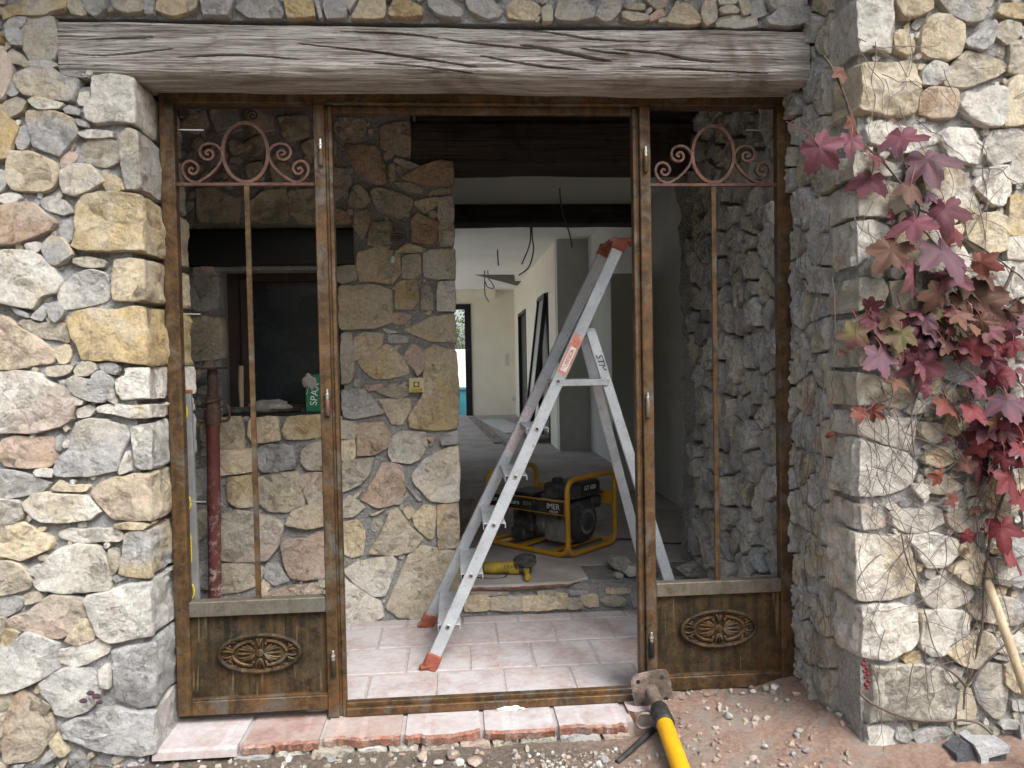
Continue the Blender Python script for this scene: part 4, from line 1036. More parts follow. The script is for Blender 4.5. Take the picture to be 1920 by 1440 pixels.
# ======================================================= the weathered oak lintel
YB = -0.205
bx0, bx1 = onY(108, 80, YB)[0], onY(1517, 100, YB)[0]
ztL, ztR = onY(300, 39, YB)[2], onY(1500, 58, YB)[2]; zbL, zbR = onY(118, 137, YB)[2], onY(1515, 150, YB)[2]
NXB, NF, NB = 560, 100, 16
cracks = [([(830, 72), (900, 82), (960, 88), (1000, 92)], 0.0035), ([(975, 84), (1020, 91), (1075, 102), (1110, 110), (1145, 115)], 0.0065),
          ([(1150, 93), (1200, 97), (1250, 104), (1290, 111), (1350, 117)], 0.0045), ([(1090, 90), (1130, 98), (1180, 103)], 0.004),
          ([(160, 74), (220, 72), (290, 70)], 0.003), ([(330, 108), (450, 104), (560, 112)], 0.003), ([(560, 82), (680, 96), (800, 112), (900, 126)], 0.0035),
          ([(640, 60), (740, 62), (820, 70)], 0.003), ([(900, 105), (1000, 122), (1100, 132)], 0.0035), ([(1200, 125), (1320, 132), (1440, 138)], 0.003), ([(700, 118), (800, 126), (890, 137)], 0.003),
          ([(960, 50), (1040, 62), (1120, 74), (1220, 80)], 0.003), ([(130, 100), (200, 104), (330, 92)], 0.0025)]
CR = [(catmull([onY(x, y, YB)[[0, 2]] for x, y in pts], 10), wd) for pts, wd in cracks]
V = []; tx = np.linspace(0, 1, NXB)
X = bx0+(bx1-bx0)*tx
zt = ztL+(ztR-ztL)*tx+0.010*fbm(np.c_[X*2.2, X*0, X*0], 4, 1); zb = zbL+(zbR-zbL)*tx+0.006*fbm(np.c_[X*3, X*0+9, X*0], 4, 2)
rows = []
fz = np.linspace(0, 1, NF)
for t in fz:                                      # front face, top to bottom
    Z = zt+(zb-zt)*t
    Y = np.full(NXB, YB)+0.02*np.clip((t-0.86)/0.14, 0, 1)**2+0.02*np.clip((0.06-t)/0.06, 0, 1)**2
    Y = Y-0.012*fbm(np.c_[X*1.6, Z*7, X*0], 4, 11)-0.007*fbm(np.c_[X*2.5+Z*3, Z*70, X*0], 4, 12)-0.005*fbm(np.c_[X*6, Z*190, X*0], 3, 13)
    for pl, wd in CR:
        zc_ = np.interp(X, pl[:, 0], pl[:, 1]); inx = (X > pl[0, 0]) & (X < pl[-1, 0])
        ww = wd*np.sqrt(np.clip(1-(2*(X-pl[0, 0])/(pl[-1, 0]-pl[0, 0])-1)**2, 0, 1))+1e-5
        zc_ = zc_+0.0012*fbm(np.c_[X*40, X*0, X*0+wd*900], 3, 14)
        Y = Y+np.where(inx, 0.04*(wd/0.005)**0.5*np.clip((1.15-np.abs(Z-zc_)/ww)*2.5, 0, 1), 0)
    rows.append(np.c_[X, Y, Z])
for k in range(1, NB+1):                          # soffit, front to back
    t = k/NB; Y = YB+0.02+(0.20)*t; Z = zb+0.004*t+0.004*np.clip(0.15-t, 0, 1)-0.006*fbm(np.c_[X*2, X*0+t*3, X*0], 4, 15)+0.006*fbm(np.c_[X*3, X*0+t*14, X*0], 3, 16)-0.006
    if k == 1: Z = zb-0.004
    rows.append(np.c_[X, np.full(NXB, Y), Z])
rows.append(np.c_[X, np.full(NXB, 0.02), zt]); V = np.vstack(rows); nr = len(rows)
Fc = [(r*NXB+i, (r+1)*NXB+i, (r+1)*NXB+i+1, r*NXB+i+1) for r in range(nr-1) for i in range(NXB-1)]
Fc += [((nr-1)*NXB+i, i, i+1, (nr-1)*NXB+i+1) for i in range(NXB-1)]
Fc += [tuple(r*NXB for r in range(nr))[::-1], tuple(r*NXB+NXB-1 for r in range(nr))]
tag(mobj('oak_beam', V, Fc, M['beam'], None, 30), 'long weathered silver-grey oak beam above the rusty door frame', 'beam')
# ======================================================= rusty iron door frame with two side panels
DF = thing('iron_door_frame', (1.2, 0.0, -0.03), 'rusty iron door frame with scrollwork side panels set in the stone opening', 'door frame')
def fx(px, py): return onY(px, py, 0.0)[0]
def fz_(px, py): return onY(px, py, 0.0)[2]
W_ = 2.422; HT = 2.35; R_ = M['rust']
D0, D1 = -0.02, 0.025                              # depth of the profiles
jl0, jl1 = 0.0, 0.052; jr0, jr1 = W_-0.058, W_
ml0, ml1 = fx(591, 300), fx(612, 300); mr0, mr1 = fx(1200, 300), fx(1220, 300)
ml0, ml1 = 0.5*(ml0+fx(612, 1150)), 0.5*(ml1+fx(633, 1150)); mr0, mr1 = 0.5*(mr0+fx(1206, 1150)), 0.5*(mr1+fx(1226, 1150))
def prof(x0, x1, z0, z1, y0=D0, y1=D1, bev=0.003): return MB().box((x0, y0, z0), (x1, y1, z1), bev)
prof(jl0, jl1, 0.0, HT).out('jamb', R_, DF, 30); prof(jr0, jr1, 0.0, HT).out('jamb', R_, DF, 30)
tr = fz_(460, 196)
prof(jl1, ml0, tr, HT-0.001).out('top_rail', R_, DF, 30); prof(mr1, jr0, tr, HT-0.001).out('top_rail', R_, DF, 30)
t = prof(ml0, mr1, tr-0.004, HT-0.002, D0+0.002); t.box((ml1, D0+0.018, tr-0.030), (mr0, D1+0.002, tr-0.004), 0.003); t.box((ml1, D0-0.006, tr-0.002), (mr0, D0+0.002, tr+0.006), 0.002); t.out('top_rail', R_, DF, 30)
ZB_ = -0.034
for x0, x1, sgn in ((ml0, ml1, 1), (mr0, mr1, -1)):
    m_ = prof(x0, x1, ZB_, tr-0.004, D0-0.004)
    m_.V = [v if v[2] > -1 else v for v in m_.V]
    e = x1 if sgn > 0 else x0
    a = (e, e+sgn*0.012) ; b = (e+sgn*0.012, e+sgn*0.026)
    m_.box((min(a), D0+0.012, ZB_), (max(a), D1+0.001, tr-0.006), 0.002); m_.box((min(b), D0+0.004, ZB_), (max(b), D1+0.002, tr-0.008), 0.002)
    m_.out('mullion', R_, DF, 30)
s = prof(ml1+0.026, mr0-0.026, ZB_, -0.002, D0-0.004); s.box((ml1+0.026, D0+0.014, -0.002), (mr0-0.026, D1+0.002, 0.014), 0.002); s.out('sill_rail', R_, DF, 30)
for side, (a, b) in enumerate(((jl1, ml0), (mr1, jr0))):
    xm = (a+b)/2
    zb0 = fz_(480, 1150) if side == 0 else fz_(1345, 1112); zb1 = fz_(480, 1122) if side == 0 else fz_(1345, 1087)
    prof(a, b, 0.0, 0.055, D0-0.001).out('bottom_rail', R_, DF, 30)
    prof(a, b, 0.055, 0.062, D0+0.004, D1-0.01, 0.001).out('glazing_bead', M['rust'], DF, 30)
    prof(a, b, zb0, zb1, D0-0.002).out('mid_rail', M['rust_grey'], DF, 30)
    kp = prof(a-0.002, b+0.002, 0.056, zb0+0.004, 0.004, 0.007, 0); kp = kp.out('kick_panel', M['rust_panel'], DF, 0)
    # medallion: cast oval with rim, inner ring, rosette and acanthus leaves
    zc_ = (0.06+zb0)/2+ (0.008 if side == 0 else 0.02); RX, RZ = 0.158, 0.077; yf = 0.004
    md = MB(); ell = lambda rx, rz, y, k=64: [(xm+rx*math.cos(2*math.pi*i/k), y, zc_+rz*math.sin(2*math.pi*i/k)) for i in range(k)]
    md.tube(ell(RX-0.006, RZ-0.006, yf-0.014), 0.0085, 8, True)
    md.lathe((xm, yf, zc_), (xm, yf-1, zc_), [(0, 1), (0.008, 1)], 64)
    nv = 128
    for i in range(len(md.V)-nv, len(md.V)):
        v = md.V[i]; md.V[i] = (xm+(v[0]-xm)*(RX-0.008), v[1], zc_+(v[2]-zc_)*(RZ-0.008))
    mdo = md.out('medallion', M['rust_panel'], kp, 40)
    orn = MB(); yo = yf-0.012
    orn.lathe((xm, yf-0.006, zc_), (xm, yf-1, zc_), [(0, 0.015), (0.008, 0.015), (0.011, 0.011), (0.010, 0.006), (0.014, 0.004)], 18)
    def leaf(x0, z0, x1, z1, wd, bend):
        d = np.array([x1-x0, z1-z0]); L = np.linalg.norm(d); d /= L; nn = np.array([-d[1], d[0]])
        pts = []; rr = []
        for i in range(9):
            t_ = i/8; o_ = bend*math.sin(t_*math.pi*0.9)*L; q = np.array([x0, z0])+d*L*t_+nn*o_; pts.append((q[0], yo-0.004*math.sin(t_*math.pi), q[1])); rr.append(wd*(0.35+0.75*math.sin(min(1, t_*1.15)*math.pi*0.85)))
        orn.tube(pts, rr, 6)
    for sx_ in (-1, 1):
        for k, (dx, dz) in enumerate(((0.080, 0.0), (0.078, 0.016), (0.066, 0.026), (0.048, 0.030), (0.078, -0.016), (0.066, -0.026), (0.048, -0.030))):
            leaf(xm+sx_*0.016, zc_, xm+sx_*dx, zc_+dz, 0.0042, 0.10*sx_*(1 if dz > 0 else -1 if dz < 0 else 0))
        for sz_ in (-1, 1):
            arc = [(xm+sx_*(0.016+0.004), yo, zc_+sz_*0.030)]+[(xm+sx_*(0.022+0.080*math.sin(t_)), yo-0.002, zc_+sz_*0.047*math.cos(t_)) for t_ in np.linspace(0.1, 1.48, 14)]
            orn.tube(arc, [0.003]+[0.0062]*12+[0.005]*2, 6)
            orn.lathe((xm+sx_*0.024, yo+0.004, zc_+sz_*0.036), (xm+sx_*0.024, yo-1, zc_+sz_*0.036), [(0, 0.006), (0.008, 0.006), (0.011, 0.003)], 10)
            for (ax_, az_, bx_, bz_) in ((0.100, 0.006, 0.140, 0.008), (0.100, 0.012, 0.132, 0.026), (0.085, 0.045, 0.118, 0.038), (0.05, 0.057, 0.085, 0.050), (0.018, 0.060, 0.05, 0.060)):
                leaf(xm+sx_*ax_, zc_+sz_*az_, xm+sx_*bx_, zc_+sz_*bz_, 0.0040, 0.14*sx_*sz_)
            orn.lathe((xm+sx_*0.112, yo+0.004, zc_+sz_*0.030), (xm+sx_*0.112, yo-1, zc_+sz_*0.030), [(0, 0.006), (0.007, 0.006), (0.010, 0.003)], 10)
            for k in (-1, 0, 1): leaf(xm+k*0.003*sx_, zc_+sz_*0.020, xm+k*0.013, zc_+sz_*(0.066-0.008*abs(k)), 0.0042, 0.12*k)
    orn.out('acanthus_relief', M['rust'], mdo, 50)
    # slim upright and the bar it hangs from
    zs = fz_(460, 346) if side == 0 else fz_(1345, 347)
    prof(a, b, zs-0.006, zs+0.006, -0.008, 0.008, 0.001).out('cross_bar', M['rust_red'], DF, 30)
    prof(xm-0.0095, xm+0.0095, zb1-0.001, zs-0.006, -0.006, 0.006, 0.001).out('glazing_bar', M['rust'], DF, 30)
    # scrollwork in flat bar
    k_ = 1/2.88/484.0
    ov = [(xm+0.083*math.cos(t_), 0.0, zs+0.006+0.113+0.110*math.sin(t_)) for t_ in np.linspace(0, 2*math.pi, 56, endpoint=False)]
    MB().tube(ov, 0.0062, 4, True, flat=((0, 1, 0), 0.008)).out('oval_ring', M['rust_red'], DF, 30)
    SC = [(268, 380), (252, 374), (258, 360), (278, 358), (290, 376), (282, 398), (258, 405), (232, 392), (222, 362), (238, 332), (275, 322), (312, 335), (336, 372), (325, 420), (285, 470), (235, 508), (195, 522), (155, 505), (133, 465), (140, 428), (170, 412), (200, 425), (212, 452), (198, 476), (176, 478), (164, 462), (174, 448), (188, 456)]
    sc = catmull(SC, 6)
    for sgn in (1, -1):
        pts = [(xm+sgn*(q[0]-455)*k_, 0.001, zs+0.004+(528-q[1])*k_) for q in sc]
        MB().tube(pts, 0.0045, 4, flat=((0, 1, 0), 0.008)).out('scroll', M['rust_red'], DF, 30)
M['pin'] = mk_plain('zinc_pin', (0.62, 0.62, 0.60), 0.35, 0.9, 0.15, 40, 0)
for i, (px, py, col) in enumerate(((601, 283, 'rust'), (614, 752, 'rust_red'), (625, 1242, 'rust_panel'), (1211, 296, 'rust'), (1215, 757, 'rust_grey'), (1222, 1207, 'black'))):
    c = onY(px, py, -0.033)
    h = MB().lathe((c[0], -0.033, c[2]-0.055), (c[0], -0.033, c[2]+1), [(0, 0.008), (0.004, 0.010), (0.058, 0.010), (0.062, 0.008)], 12); h.box((c[0]-0.007, -0.033, c[2]-0.05), (c[0]+0.007, -0.02, c[2]), 0.001)
    ho = h.out('hinge_knuckle', M[col], DF, 40)
    MB().lathe((c[0], -0.033, c[2]+0.008), (c[0], -0.033, c[2]+1), [(0, 0.0065), (0.012, 0.0065), (0.014, 0.009), (0.018, 0.009), (0.020, 0.0055), (0.036, 0.005), (0.038, 0.003)], 12).out('hinge_pin', M['pin'], ho, 40)
for i, (a, b, py) in enumerate(((306, 382, 243), (312, 376, 588), (322, 386, 940), (1398, 1472, 244), (1456, 1484, 575), (1448, 1486, 902))):
    p0 = onY(a, py, 0.032); p1 = onY(b, py+1, 0.05)
    MB().tube([p0, p1], 0.0032, 6).out('anchor_rod', M['pin'], DF, 40)
# ======================================================= aluminium stepladder
n = NT('worn_aluminium'); p = n.pos(); a = n.noise(p, 9, 8, 0.7); b = n.noise(p, 70, 6, 0.7)
c = n.ramp(a, [(0.3, (0.36, 0.38, 0.40)), (0.6, (0.52, 0.55, 0.58))]); c = n.mix(n.ramp(b, [(0.58, 0.0), (0.70, 0.75)]), c, (0.15, 0.15, 0.155)); c = n.mix(n.ramp(n.noise(p, 17, 9, 0.75), [(0.60, 0.0), (0.66, 0.7)]), c, (0.20, 0.205, 0.22))
n.set('Base Color', c).set('Metallic', 0.3).set('Roughness', n.ramp(b, [(0.3, 0.36), (0.7, 0.55)])); n.bump(b, 0.15, 0.002); M['alu'] = n.m
M['redplastic'] = mk_plain('faded_red_plastic', (0.26, 0.075, 0.045), 0.7, 0, 0.3, 40, 0.3, dirt=(0.38, 0.22, 0.18, 0.8))
M['red_label'] = mk_plain('faded_red_label', (0.62, 0.22, 0.15), 0.6, 0, 0.25, 60, 0, dirt=(0.66, 0.58, 0.55, 0.7))
M['white_ink'] = mk_plain('white_ink', (0.75, 0.73, 0.70), 0.6, 0, 0.05, 20, 0)
M['black_ink'] = mk_plain('black_ink', (0.03, 0.03, 0.035), 0.7, 0, 0.2, 60, 0)
M['rubber'] = mk_plain('black_rubber', (0.02, 0.02, 0.021), 0.65, 0, 0.35, 30, 0.2, dirt=(0.16, 0.15, 0.14, 0.4))
fn = onZ(803, 1256, ZT); ff = onZ(797, 1176, ZT); tn = onY(1160, 462, 0.50); tf = onY(1132, 474, 0.74)
fn = np.array([fn[0], fn[1], ZT]); ff = np.array([ff[0], ff[1], ZT])
SL = thing('stepladder', (1.4, 0.6, ZT), 'tall paint-splashed aluminium stepladder standing in the doorway', 'ladder')
def L_(p, q, t): return np.array(p)+(np.array(q)-np.array(p))*t
sdir = (tn-fn)/np.linalg.norm(tn-fn)
MB().bar(L_(fn, tn, 0.02), tn, 0.022, 0.054, up=(1, 0, 0.5), bev=0.003).out('stile', M['alu'], SL, 30)
MB().bar(L_(ff, tf, 0.02), tf, 0.022, 0.054, up=(1, 0, 0.5), bev=0.003).out('stile', M['alu'], SL, 30)
for p_, q_ in ((fn, tn), (ff, tf)):
    f = MB(); f.bar(p_, L_(p_, q_, 0.038), 0.034, 0.070, up=(1, 0, 0.5), bev=0.008); f.bar(p_+np.array([0, 0, 0.003]), p_+np.array([-0.004, 0, 0.03]), 0.037, 0.076, up=(1, 0, 0.5), bev=0.01)
    f.out('foot_cap', M['redplastic'], SL, 30)
# bolts and treads at the heights seen on the near stile
def tz(py): return onY(1000, py, 0.45)[2]
bolts = [(839, 1173), (881, 1077), (922, 983), (962, 892), (1002, 802), (1040, 713)]
ts = []
for bx_, by_ in bolts:
    best = min(np.linspace(0, 1, 400), key=lambda t: sum((u-v)**2 for u, v in zip((lambda d: (960+F*(d@_r)/(d@_fw), 720-F*(d@_u)/(d@_fw)))(L_(fn, tn, t)-CAM), (bx_, by_))))
    ts.append(best)
for k, t in enumerate(ts):
    pn, pf_ = L_(fn, tn, t), L_(ff, tf, t)
    d = MB(); d.lathe((pn[0], pn[1]-0.016, pn[2]), (pn[0], pn[1]+1, pn[2]), [(0, 0.0095), (0.005, 0.012), (0.008, 0.012)], 14); bo = d.out('bolt', M['pin'], SL, 40)
    MB().lathe((pn[0], pn[1]-0.0165, pn[2]), (pn[0], pn[1]+1, pn[2]), [(0, 0.006), (0.004, 0.006)], 12).out('bolt_hole', M['rubber'], bo, 40)
    if k < 5:
        dep = 0.10; x0 = pn[0]-0.045; y0, y1 = pn[1]+0.011, pf_[1]-0.011
        q = MB(); q.box((x0, y0, pn[2]+0.0), (x0+dep, y1, pn[2]+0.004), 0.001); q.box((x0, y0, pn[2]-0.026), (x0+0.003, y1, pn[2]+0.001), 0.001); q.box((x0+dep-0.003, y0, pn[2]-0.02), (x0+dep+0.001, y1, pn[2]+0.002), 0.001)
        for g_ in range(6): q.box((x0+0.008+g_*0.013, y0, pn[2]+0.004), (x0+0.012+g_*0.013, y1, pn[2]+0.006))
        q.out('tread', M['alu'], SL, 30)
# platform and rear legs
rn0 = onY(1107, 620, 0.50); rn1 = onY(1252, 1080, 0.40); rf0 = onY(1094, 632, 0.74); rf1 = onY(1196, 1020, 0.86)
def tofloor(p, q): t = (ZT+0.0-p[2])/(q[2]-p[2]); return L_(p, q, t)
rnf, rff = tofloor(rn0, rn1), tofloor(rf0, rf1)
for p_, q_ in ((rn0, rnf), (rf0, rff)):
    MB().bar(p_, L_(p_, q_, 0.985), 0.020, 0.047, up=(-1, 0, 0.3), bev=0.003).out('rear_leg', M['alu'], SL, 30)
    MB().bar(L_(p_, q_, 0.965), q_, 0.030, 0.066, up=(-1, 0, 0.3), bev=0.006).out('foot_cap', M['redplastic'], SL, 30)
zp = L_(fn, tn, ts[5])[2]; xp0 = L_(fn, tn, ts[5])[0]-0.01; tpl = (rn0[2]-zp)/(rn0[2]-rnf[2]); xp1 = L_(rn0, rnf, tpl)[0]+0.005
q = MB(); q.box((xp0, 0.46, zp-0.014), (xp1, 0.78, zp+0.006), 0.003); q.box((xp0, 0.455, zp-0.022), (xp1, 0.462, zp+0.008), 0.002); q.out('platform', M['alu'], SL, 30)
pr = L_(rn0, rnf, tpl); bo = MB().lathe((pr[0], pr[1]-0.016, pr[2]), (pr[0], pr[1]+1, pr[2]), [(0, 0.0095), (0.005, 0.012), (0.008, 0.012)], 14).out('bolt', M['pin'], SL, 40)
MB().lathe((pr[0], pr[1]-0.0165, pr[2]), (pr[0], pr[1]+1, pr[2]), [(0, 0.006), (0.004, 0.006)], 12).out('bolt_hole', M['rubber'], bo, 40)
q = MB(); q.box((rn0[0]-0.05, rn0[1]-0.008, rn0[2]-0.006), (rn0[0]+0.02, rf0[1]+0.008, rn0[2]+0.012), 0.003); q.out('hinge_bar', M['alu'], SL, 30)
q = MB(); q.bar(tn-sdir*0.02, tn+sdir*0.035, 0.030, 0.066, up=(1, 0, 0.5), bev=0.004); q.bar(tf-sdir*0.02, tf+sdir*0.035, 0.030, 0.066, up=(1, 0, 0.5), bev=0.004)
top = (tn+tf)/2+sdir*0.03
q.box((top[0]-0.045, tn[1]-0.015, top[2]-0.010), (top[0]+0.055, tf[1]+0.015, top[2]+0.008), 0.005); q.box((top[0]+0.05, tn[1]-0.012, top[2]-0.03), (top[0]+0.125, tn[1]+0.02, top[2]+0.012), 0.004); q.out('head_cap', M['redplastic'], SL, 30)
def on_stile(t, off=0.0): return L_(fn, tn, t)+np.array([0, -0.0125, 0])
ang_s = math.atan2(tn[2]-fn[2], tn[0]-fn[0])
def st_rect(t0, t1, w, m, name, y=0.0120):
    p0, p1 = L_(fn, tn, t0), L_(fn, tn, t1); q = MB().bar(p0+np.array([0, -y, 0]), p1+np.array([0, -y, 0]), 0.0012, w*0.88, up=(1, 0, 0.5), bev=0); return q.out(name, m, SL, 0)
def t_at(py): return min(np.linspace(0, 1, 300), key=lambda t: abs((lambda d: 720-F*(d@_u)/(d@_fw))(L_(fn, tn, t)-CAM)-py))
lb = st_rect(t_at(700), t_at(628), 0.050, M['red_label'], 'brand_label')
tp = L_(fn, tn, t_at(670)); sp_ = tn-fn
rotm = Matrix(((math.cos(ang_s), 0, math.sin(ang_s)), (0, 1, 0), (-math.sin(ang_s), 0, math.cos(ang_s)))).transposed()
def face_rot(a): return Matrix.Rotation(-a, 3, 'Y') @ Matrix.Rotation(math.pi/2, 3, 'X')
tb = MB().bar(L_(fn, tn, t_at(696))+np.array([0, -0.0128, 0]), L_(fn, tn, t_at(652))+np.array([0, -0.0128, 0]), 0.0012, 0.028, up=(1, 0, 0.5), bev=0).out('label_strip', M['white_ink'], lb, 0)
M['red_ink'] = mk_plain('red_ink', (0.55, 0.13, 0.08), 0.6, 0, 0.2, 60, 0)
text('lettering', 'TUBESCA', M['red_ink'], lb, L_(fn, tn, t_at(674))+np.array([0, -0.0148, 0]), face_rot(ang_s), 0.0245)
M['notice'] = mk_plain('printed_notice', (0.66, 0.62, 0.62), 0.6, 0, 0.1, 300, 0, dirt=(0.35, 0.16, 0.26, 0.9))
nt = MB().bar(L_(ff, tf, 0.470)+np.array([-0.002, -0.012, 0]), L_(ff, tf, 0.60)+np.array([-0.002, -0.012, 0]), 0.0012, 0.040, up=(1, 0, 0.5), bev=0).out('safety_notice', M['notice'], SL, 0)
al = math.atan2(rnf[2]-rn0[2], rnf[0]-rn0[0])
text('lettering', 'STMV', M['black_ink'], SL, L_(rn0, rnf, 0.105)+np.array([0, -0.0118, 0]), face_rot(al), 0.042, 0.0003, 0.3)
# ======================================================= generator in a yellow tube frame
M['yellow'] = mk_plain('yellow_paint', (0.55, 0.29, 0.025), 0.42, 0, 0.16, 12, 0.05, dirt=(0.30, 0.18, 0.05, 0.5))
M['engine'] = mk_plain('dusty_black_engine', (0.045, 0.046, 0.048), 0.55, 0, 0.4, 25, 0.2, dirt=(0.24, 0.225, 0.21, 0.55))
M['engine_grey'] = mk_plain('cast_alloy', (0.34, 0.33, 0.30), 0.6, 0.2, 0.35, 25, 0.3, dirt=(0.10, 0.09, 0.08, 0.6))
A_ = onZ(1066, 1050, ZF); GA = math.radians(44)
GN = thing('generator', (A_[0], A_[1], ZF), 'portable petrol generator in a yellow tube frame on the step', 'generator')
GM = Matrix.Translation((A_[0], A_[1]+0.01, ZF+0.002)) @ Matrix.Rotation(GA, 4, 'Z')
GW, GL, GH = 0.50, 0.66, 0.455; r_ = 0.0165
def rrect(w, h, rad, f, k=6):
    P_ = []
    for cx_, cz_, a0 in ((w-rad, rad, -90), (w-rad, h-rad, 0), (rad, h-rad, 90), (rad, rad, 180)):
        for i in range(k+1): a_ = math.radians(a0+90*i/k); P_.append(f(cx_+rad*math.cos(a_), cz_+rad*math.sin(a_)))
    return P_
for y_ in (0.0, GL): MB().tube(rrect(GW, GH, 0.07, lambda x, z: (x, y_, z+r_)), r_, 12, True).xf(GM).out('tube_hoop', M['yellow'], GN, 60)
for x_ in (0.0, GW):
    MB().tube([(x_, -0.001, 0.075), (x_, 0.02, 0.035), (x_, 0.06, r_), (x_, GL-0.06, r_), (x_, GL-0.02, 0.035), (x_, GL+0.001, 0.075)], r_*0.98, 12).xf(GM).out('base_rail', M['yellow'], GN, 60)
    MB().box((x_-0.004, 0.01, 0.255), (x_+0.004, GL-0.01, 0.345), 0.002).xf(GM).out('side_plate', M['yellow'], GN, 30)
sg = MB().box((-0.0065, 0.022, 0.263), (-0.0042, GL-0.02, 0.338), 0.001).xf(GM).out('name_plate', M['rubber'], GN, 30)
def gtext(body, x, y, z, size, m, face):
    lc = GM @ Vector((x, y, z)); R3 = Matrix.Rotation(GA+(-math.pi/2 if face == 'left' else 0), 3, 'Z') @ Matrix.Rotation(math.pi/2, 3, 'X'); return text('lettering', body, m, sg, lc, R3, size)
gtext('IMER', -0.0072, 0.105, 0.306, 0.048, M['white_ink'], 'left')
gtext('GROUP', -0.0072, 0.100, 0.275, 0.020, M['white_ink'], 'left')
M['sign_yellow'] = mk_plain('sign_yellow', (0.35, 0.30, 0.05), 0.6, 0, 0.1, 20, 0)
gtext('Euro', -0.0072, 0.415, 0.303, 0.040, M['white_ink'], 'left'); gtext('3010', -0.0072, 0.315, 0.303, 0.036, M['sign_yellow'], 'left')
gtext('LUX', -0.0072, 0.600, 0.303, 0.036, M['white_ink'], 'left')
dk = MB(); 
for y_ in (0.10, 0.36, 0.52): dk.box((0.0, y_, 0.022), (GW, y_+0.05, 0.034), 0.002)
dk.xf(GM).out('cross_member', M['yellow'], GN, 30)
e = MB(); e.box((0.13, 0.09, 0.045), (0.37, 0.30, 0.24), 0.03, 2); e.box((0.20, 0.12, 0.034), (0.42, 0.27, 0.10), 0.012); e.box((0.33, 0.11, 0.10), (0.46, 0.27, 0.22), 0.02); e.xf(GM).out('crankcase', M['engine_grey'], GN, 35)
for k in range(6): MB().box((0.36, 0.095, 0.115+k*0.018), (0.475, 0.285, 0.122+k*0.018), 0.002).xf(GM).out('cooling_fin', M['engine_grey'], GN, 30)
rc = MB(); rc.lathe((0.24, 0.10, 0.185), (0.24, -1, 0.185), [(0, 0.135), (0.03, 0.135), (0.05, 0.128), (0.062, 0.105), (0.066, 0.085), (0.070, 0.083), (0.073, 0.060), (0.070, 0.055), (0.075, 0.035), (0.078, 0.02)], 36); rco = rc.xf(GM).out('recoil_starter', M['engine'], GN, 40)
vs = MB()
for k in range(30):
    a_ = 2*math.pi*k/30; vs.box((0.058, -0.004, -0.0022), (0.078, 0.004, 0.0022), 0, 1, Matrix.Translation((0.24, 0.029, 0.185)) @ Matrix.Rotation(a_, 4, 'Y'))
vs.xf(GM).out('starter_vents', M['engine_grey'], rco, 0)
tk = MB(); tk.box((0.09, 0.05, 0.325), (0.43, 0.27, 0.430), 0.03, 3); tk.box((0.08, 0.042, 0.338), (0.442, 0.28, 0.348), 0.004); tko = tk.xf(GM).out('fuel_tank', M['engine'], GN, 40)
MB().lathe((0.15, 0.19, 0.43), (0.15, 0.19, 2), [(0, 0.035), (0.02, 0.035), (0.026, 0.03)], 18).xf(GM).out('fuel_cap', M['rubber'], tko, 40)
dc = MB().box((0.20, 0.046, 0.362), (0.39, 0.052, 0.412), 0.001).xf(GM).out('engine_decal', M['rubber'], tko, 0)
lc = GM @ Vector((0.295, 0.0448, 0.388)); text('lettering', 'GT 600', M['white_ink'], tko, lc, Matrix.Rotation(GA, 3, 'Z') @ Matrix.Rotation(math.pi/2, 3, 'X'), 0.040)
ac = MB(); ac.box((0.035, 0.10, 0.22), (0.13, 0.30, 0.31), 0.015, 2); ac.box((0.36, 0.08, 0.235), (0.475, 0.30, 0.32), 0.02, 2); ac.xf(GM).out('air_filter', M['engine'], GN, 35)
al_ = MB(); al_.lathe((0.25, 0.29, 0.17), (0.25, 2, 0.17), [(0, 0.10), (0.02, 0.115), (0.22, 0.115), (0.24, 0.11), (0.26, 0.09)], 28); al_.xf(GM).out('alternator', M['engine_grey'], GN, 35)
cb = MB(); cb.box((0.09, 0.36, 0.10), (0.20, 0.52, 0.335), 0.008); cb.box((0.075, 0.34, 0.335), (0.30, 0.55, 0.352), 0.006); cbo = cb.xf(GM).out('control_box', M['engine'], GN, 30)
for k in range(9): MB().box((0.084, 0.40, 0.20+k*0.012), (0.091, 0.47, 0.206+k*0.012)).xf(GM).out('vent_slat', M['rubber'], cbo, 0)
MB().box((0.06, 0.40, 0.045), (0.17, 0.52, 0.12), 0.01).xf(GM).out('battery_box', M['engine'], GN, 30)
# ======================================================= angle grinder on the step
M['dw_yellow'] = mk_plain('dirty_yellow_plastic', (0.42, 0.30, 0.03), 0.55, 0, 0.3, 30, 0.1, dirt=(0.10, 0.085, 0.04, 0.7))
g0 = onZ(906, 1078, ZF); g1 = onZ(986, 1078, ZF); GR = thing('angle_grinder', (g0[0], g0[1], ZF), 'grimy yellow and black angle grinder lying in front of the generator', 'grinder')
ax_ = (g1-g0)/np.linalg.norm(g1-g0); up_ = np.array([0, 0, 1.0]); cz_ = np.array([0, 0, 0.042])
p0 = g0+cz_+np.array([0, 0, 0.0]); Lg = np.linalg.norm(g1-g0)
MB().lathe(p0, p0+ax_, [(0, 0.022), (0.01, 0.032), (Lg*0.35, 0.034), (Lg*0.45, 0.030), (Lg*0.62, 0.037), (Lg*0.82, 0.037), (Lg*0.85, 0.034)], 18).out('motor_body', M['dw_yellow'], GR, 40)
hd = MB(); hc = p0+ax_*Lg; hd.lathe(p0+ax_*Lg*0.84, p0+ax_*2, [(0, 0.035), (0.03, 0.032), (0.05, 0.022)], 14); hd.lathe(hc-np.array([0, 0, 0.030]), hc+np.array([0, 0, 1]), [(0, 0.026), (0.01, 0.033), (0.05, 0.033), (0.062, 0.024)], 18); hd.out('gear_head', M['engine'], GR, 40)
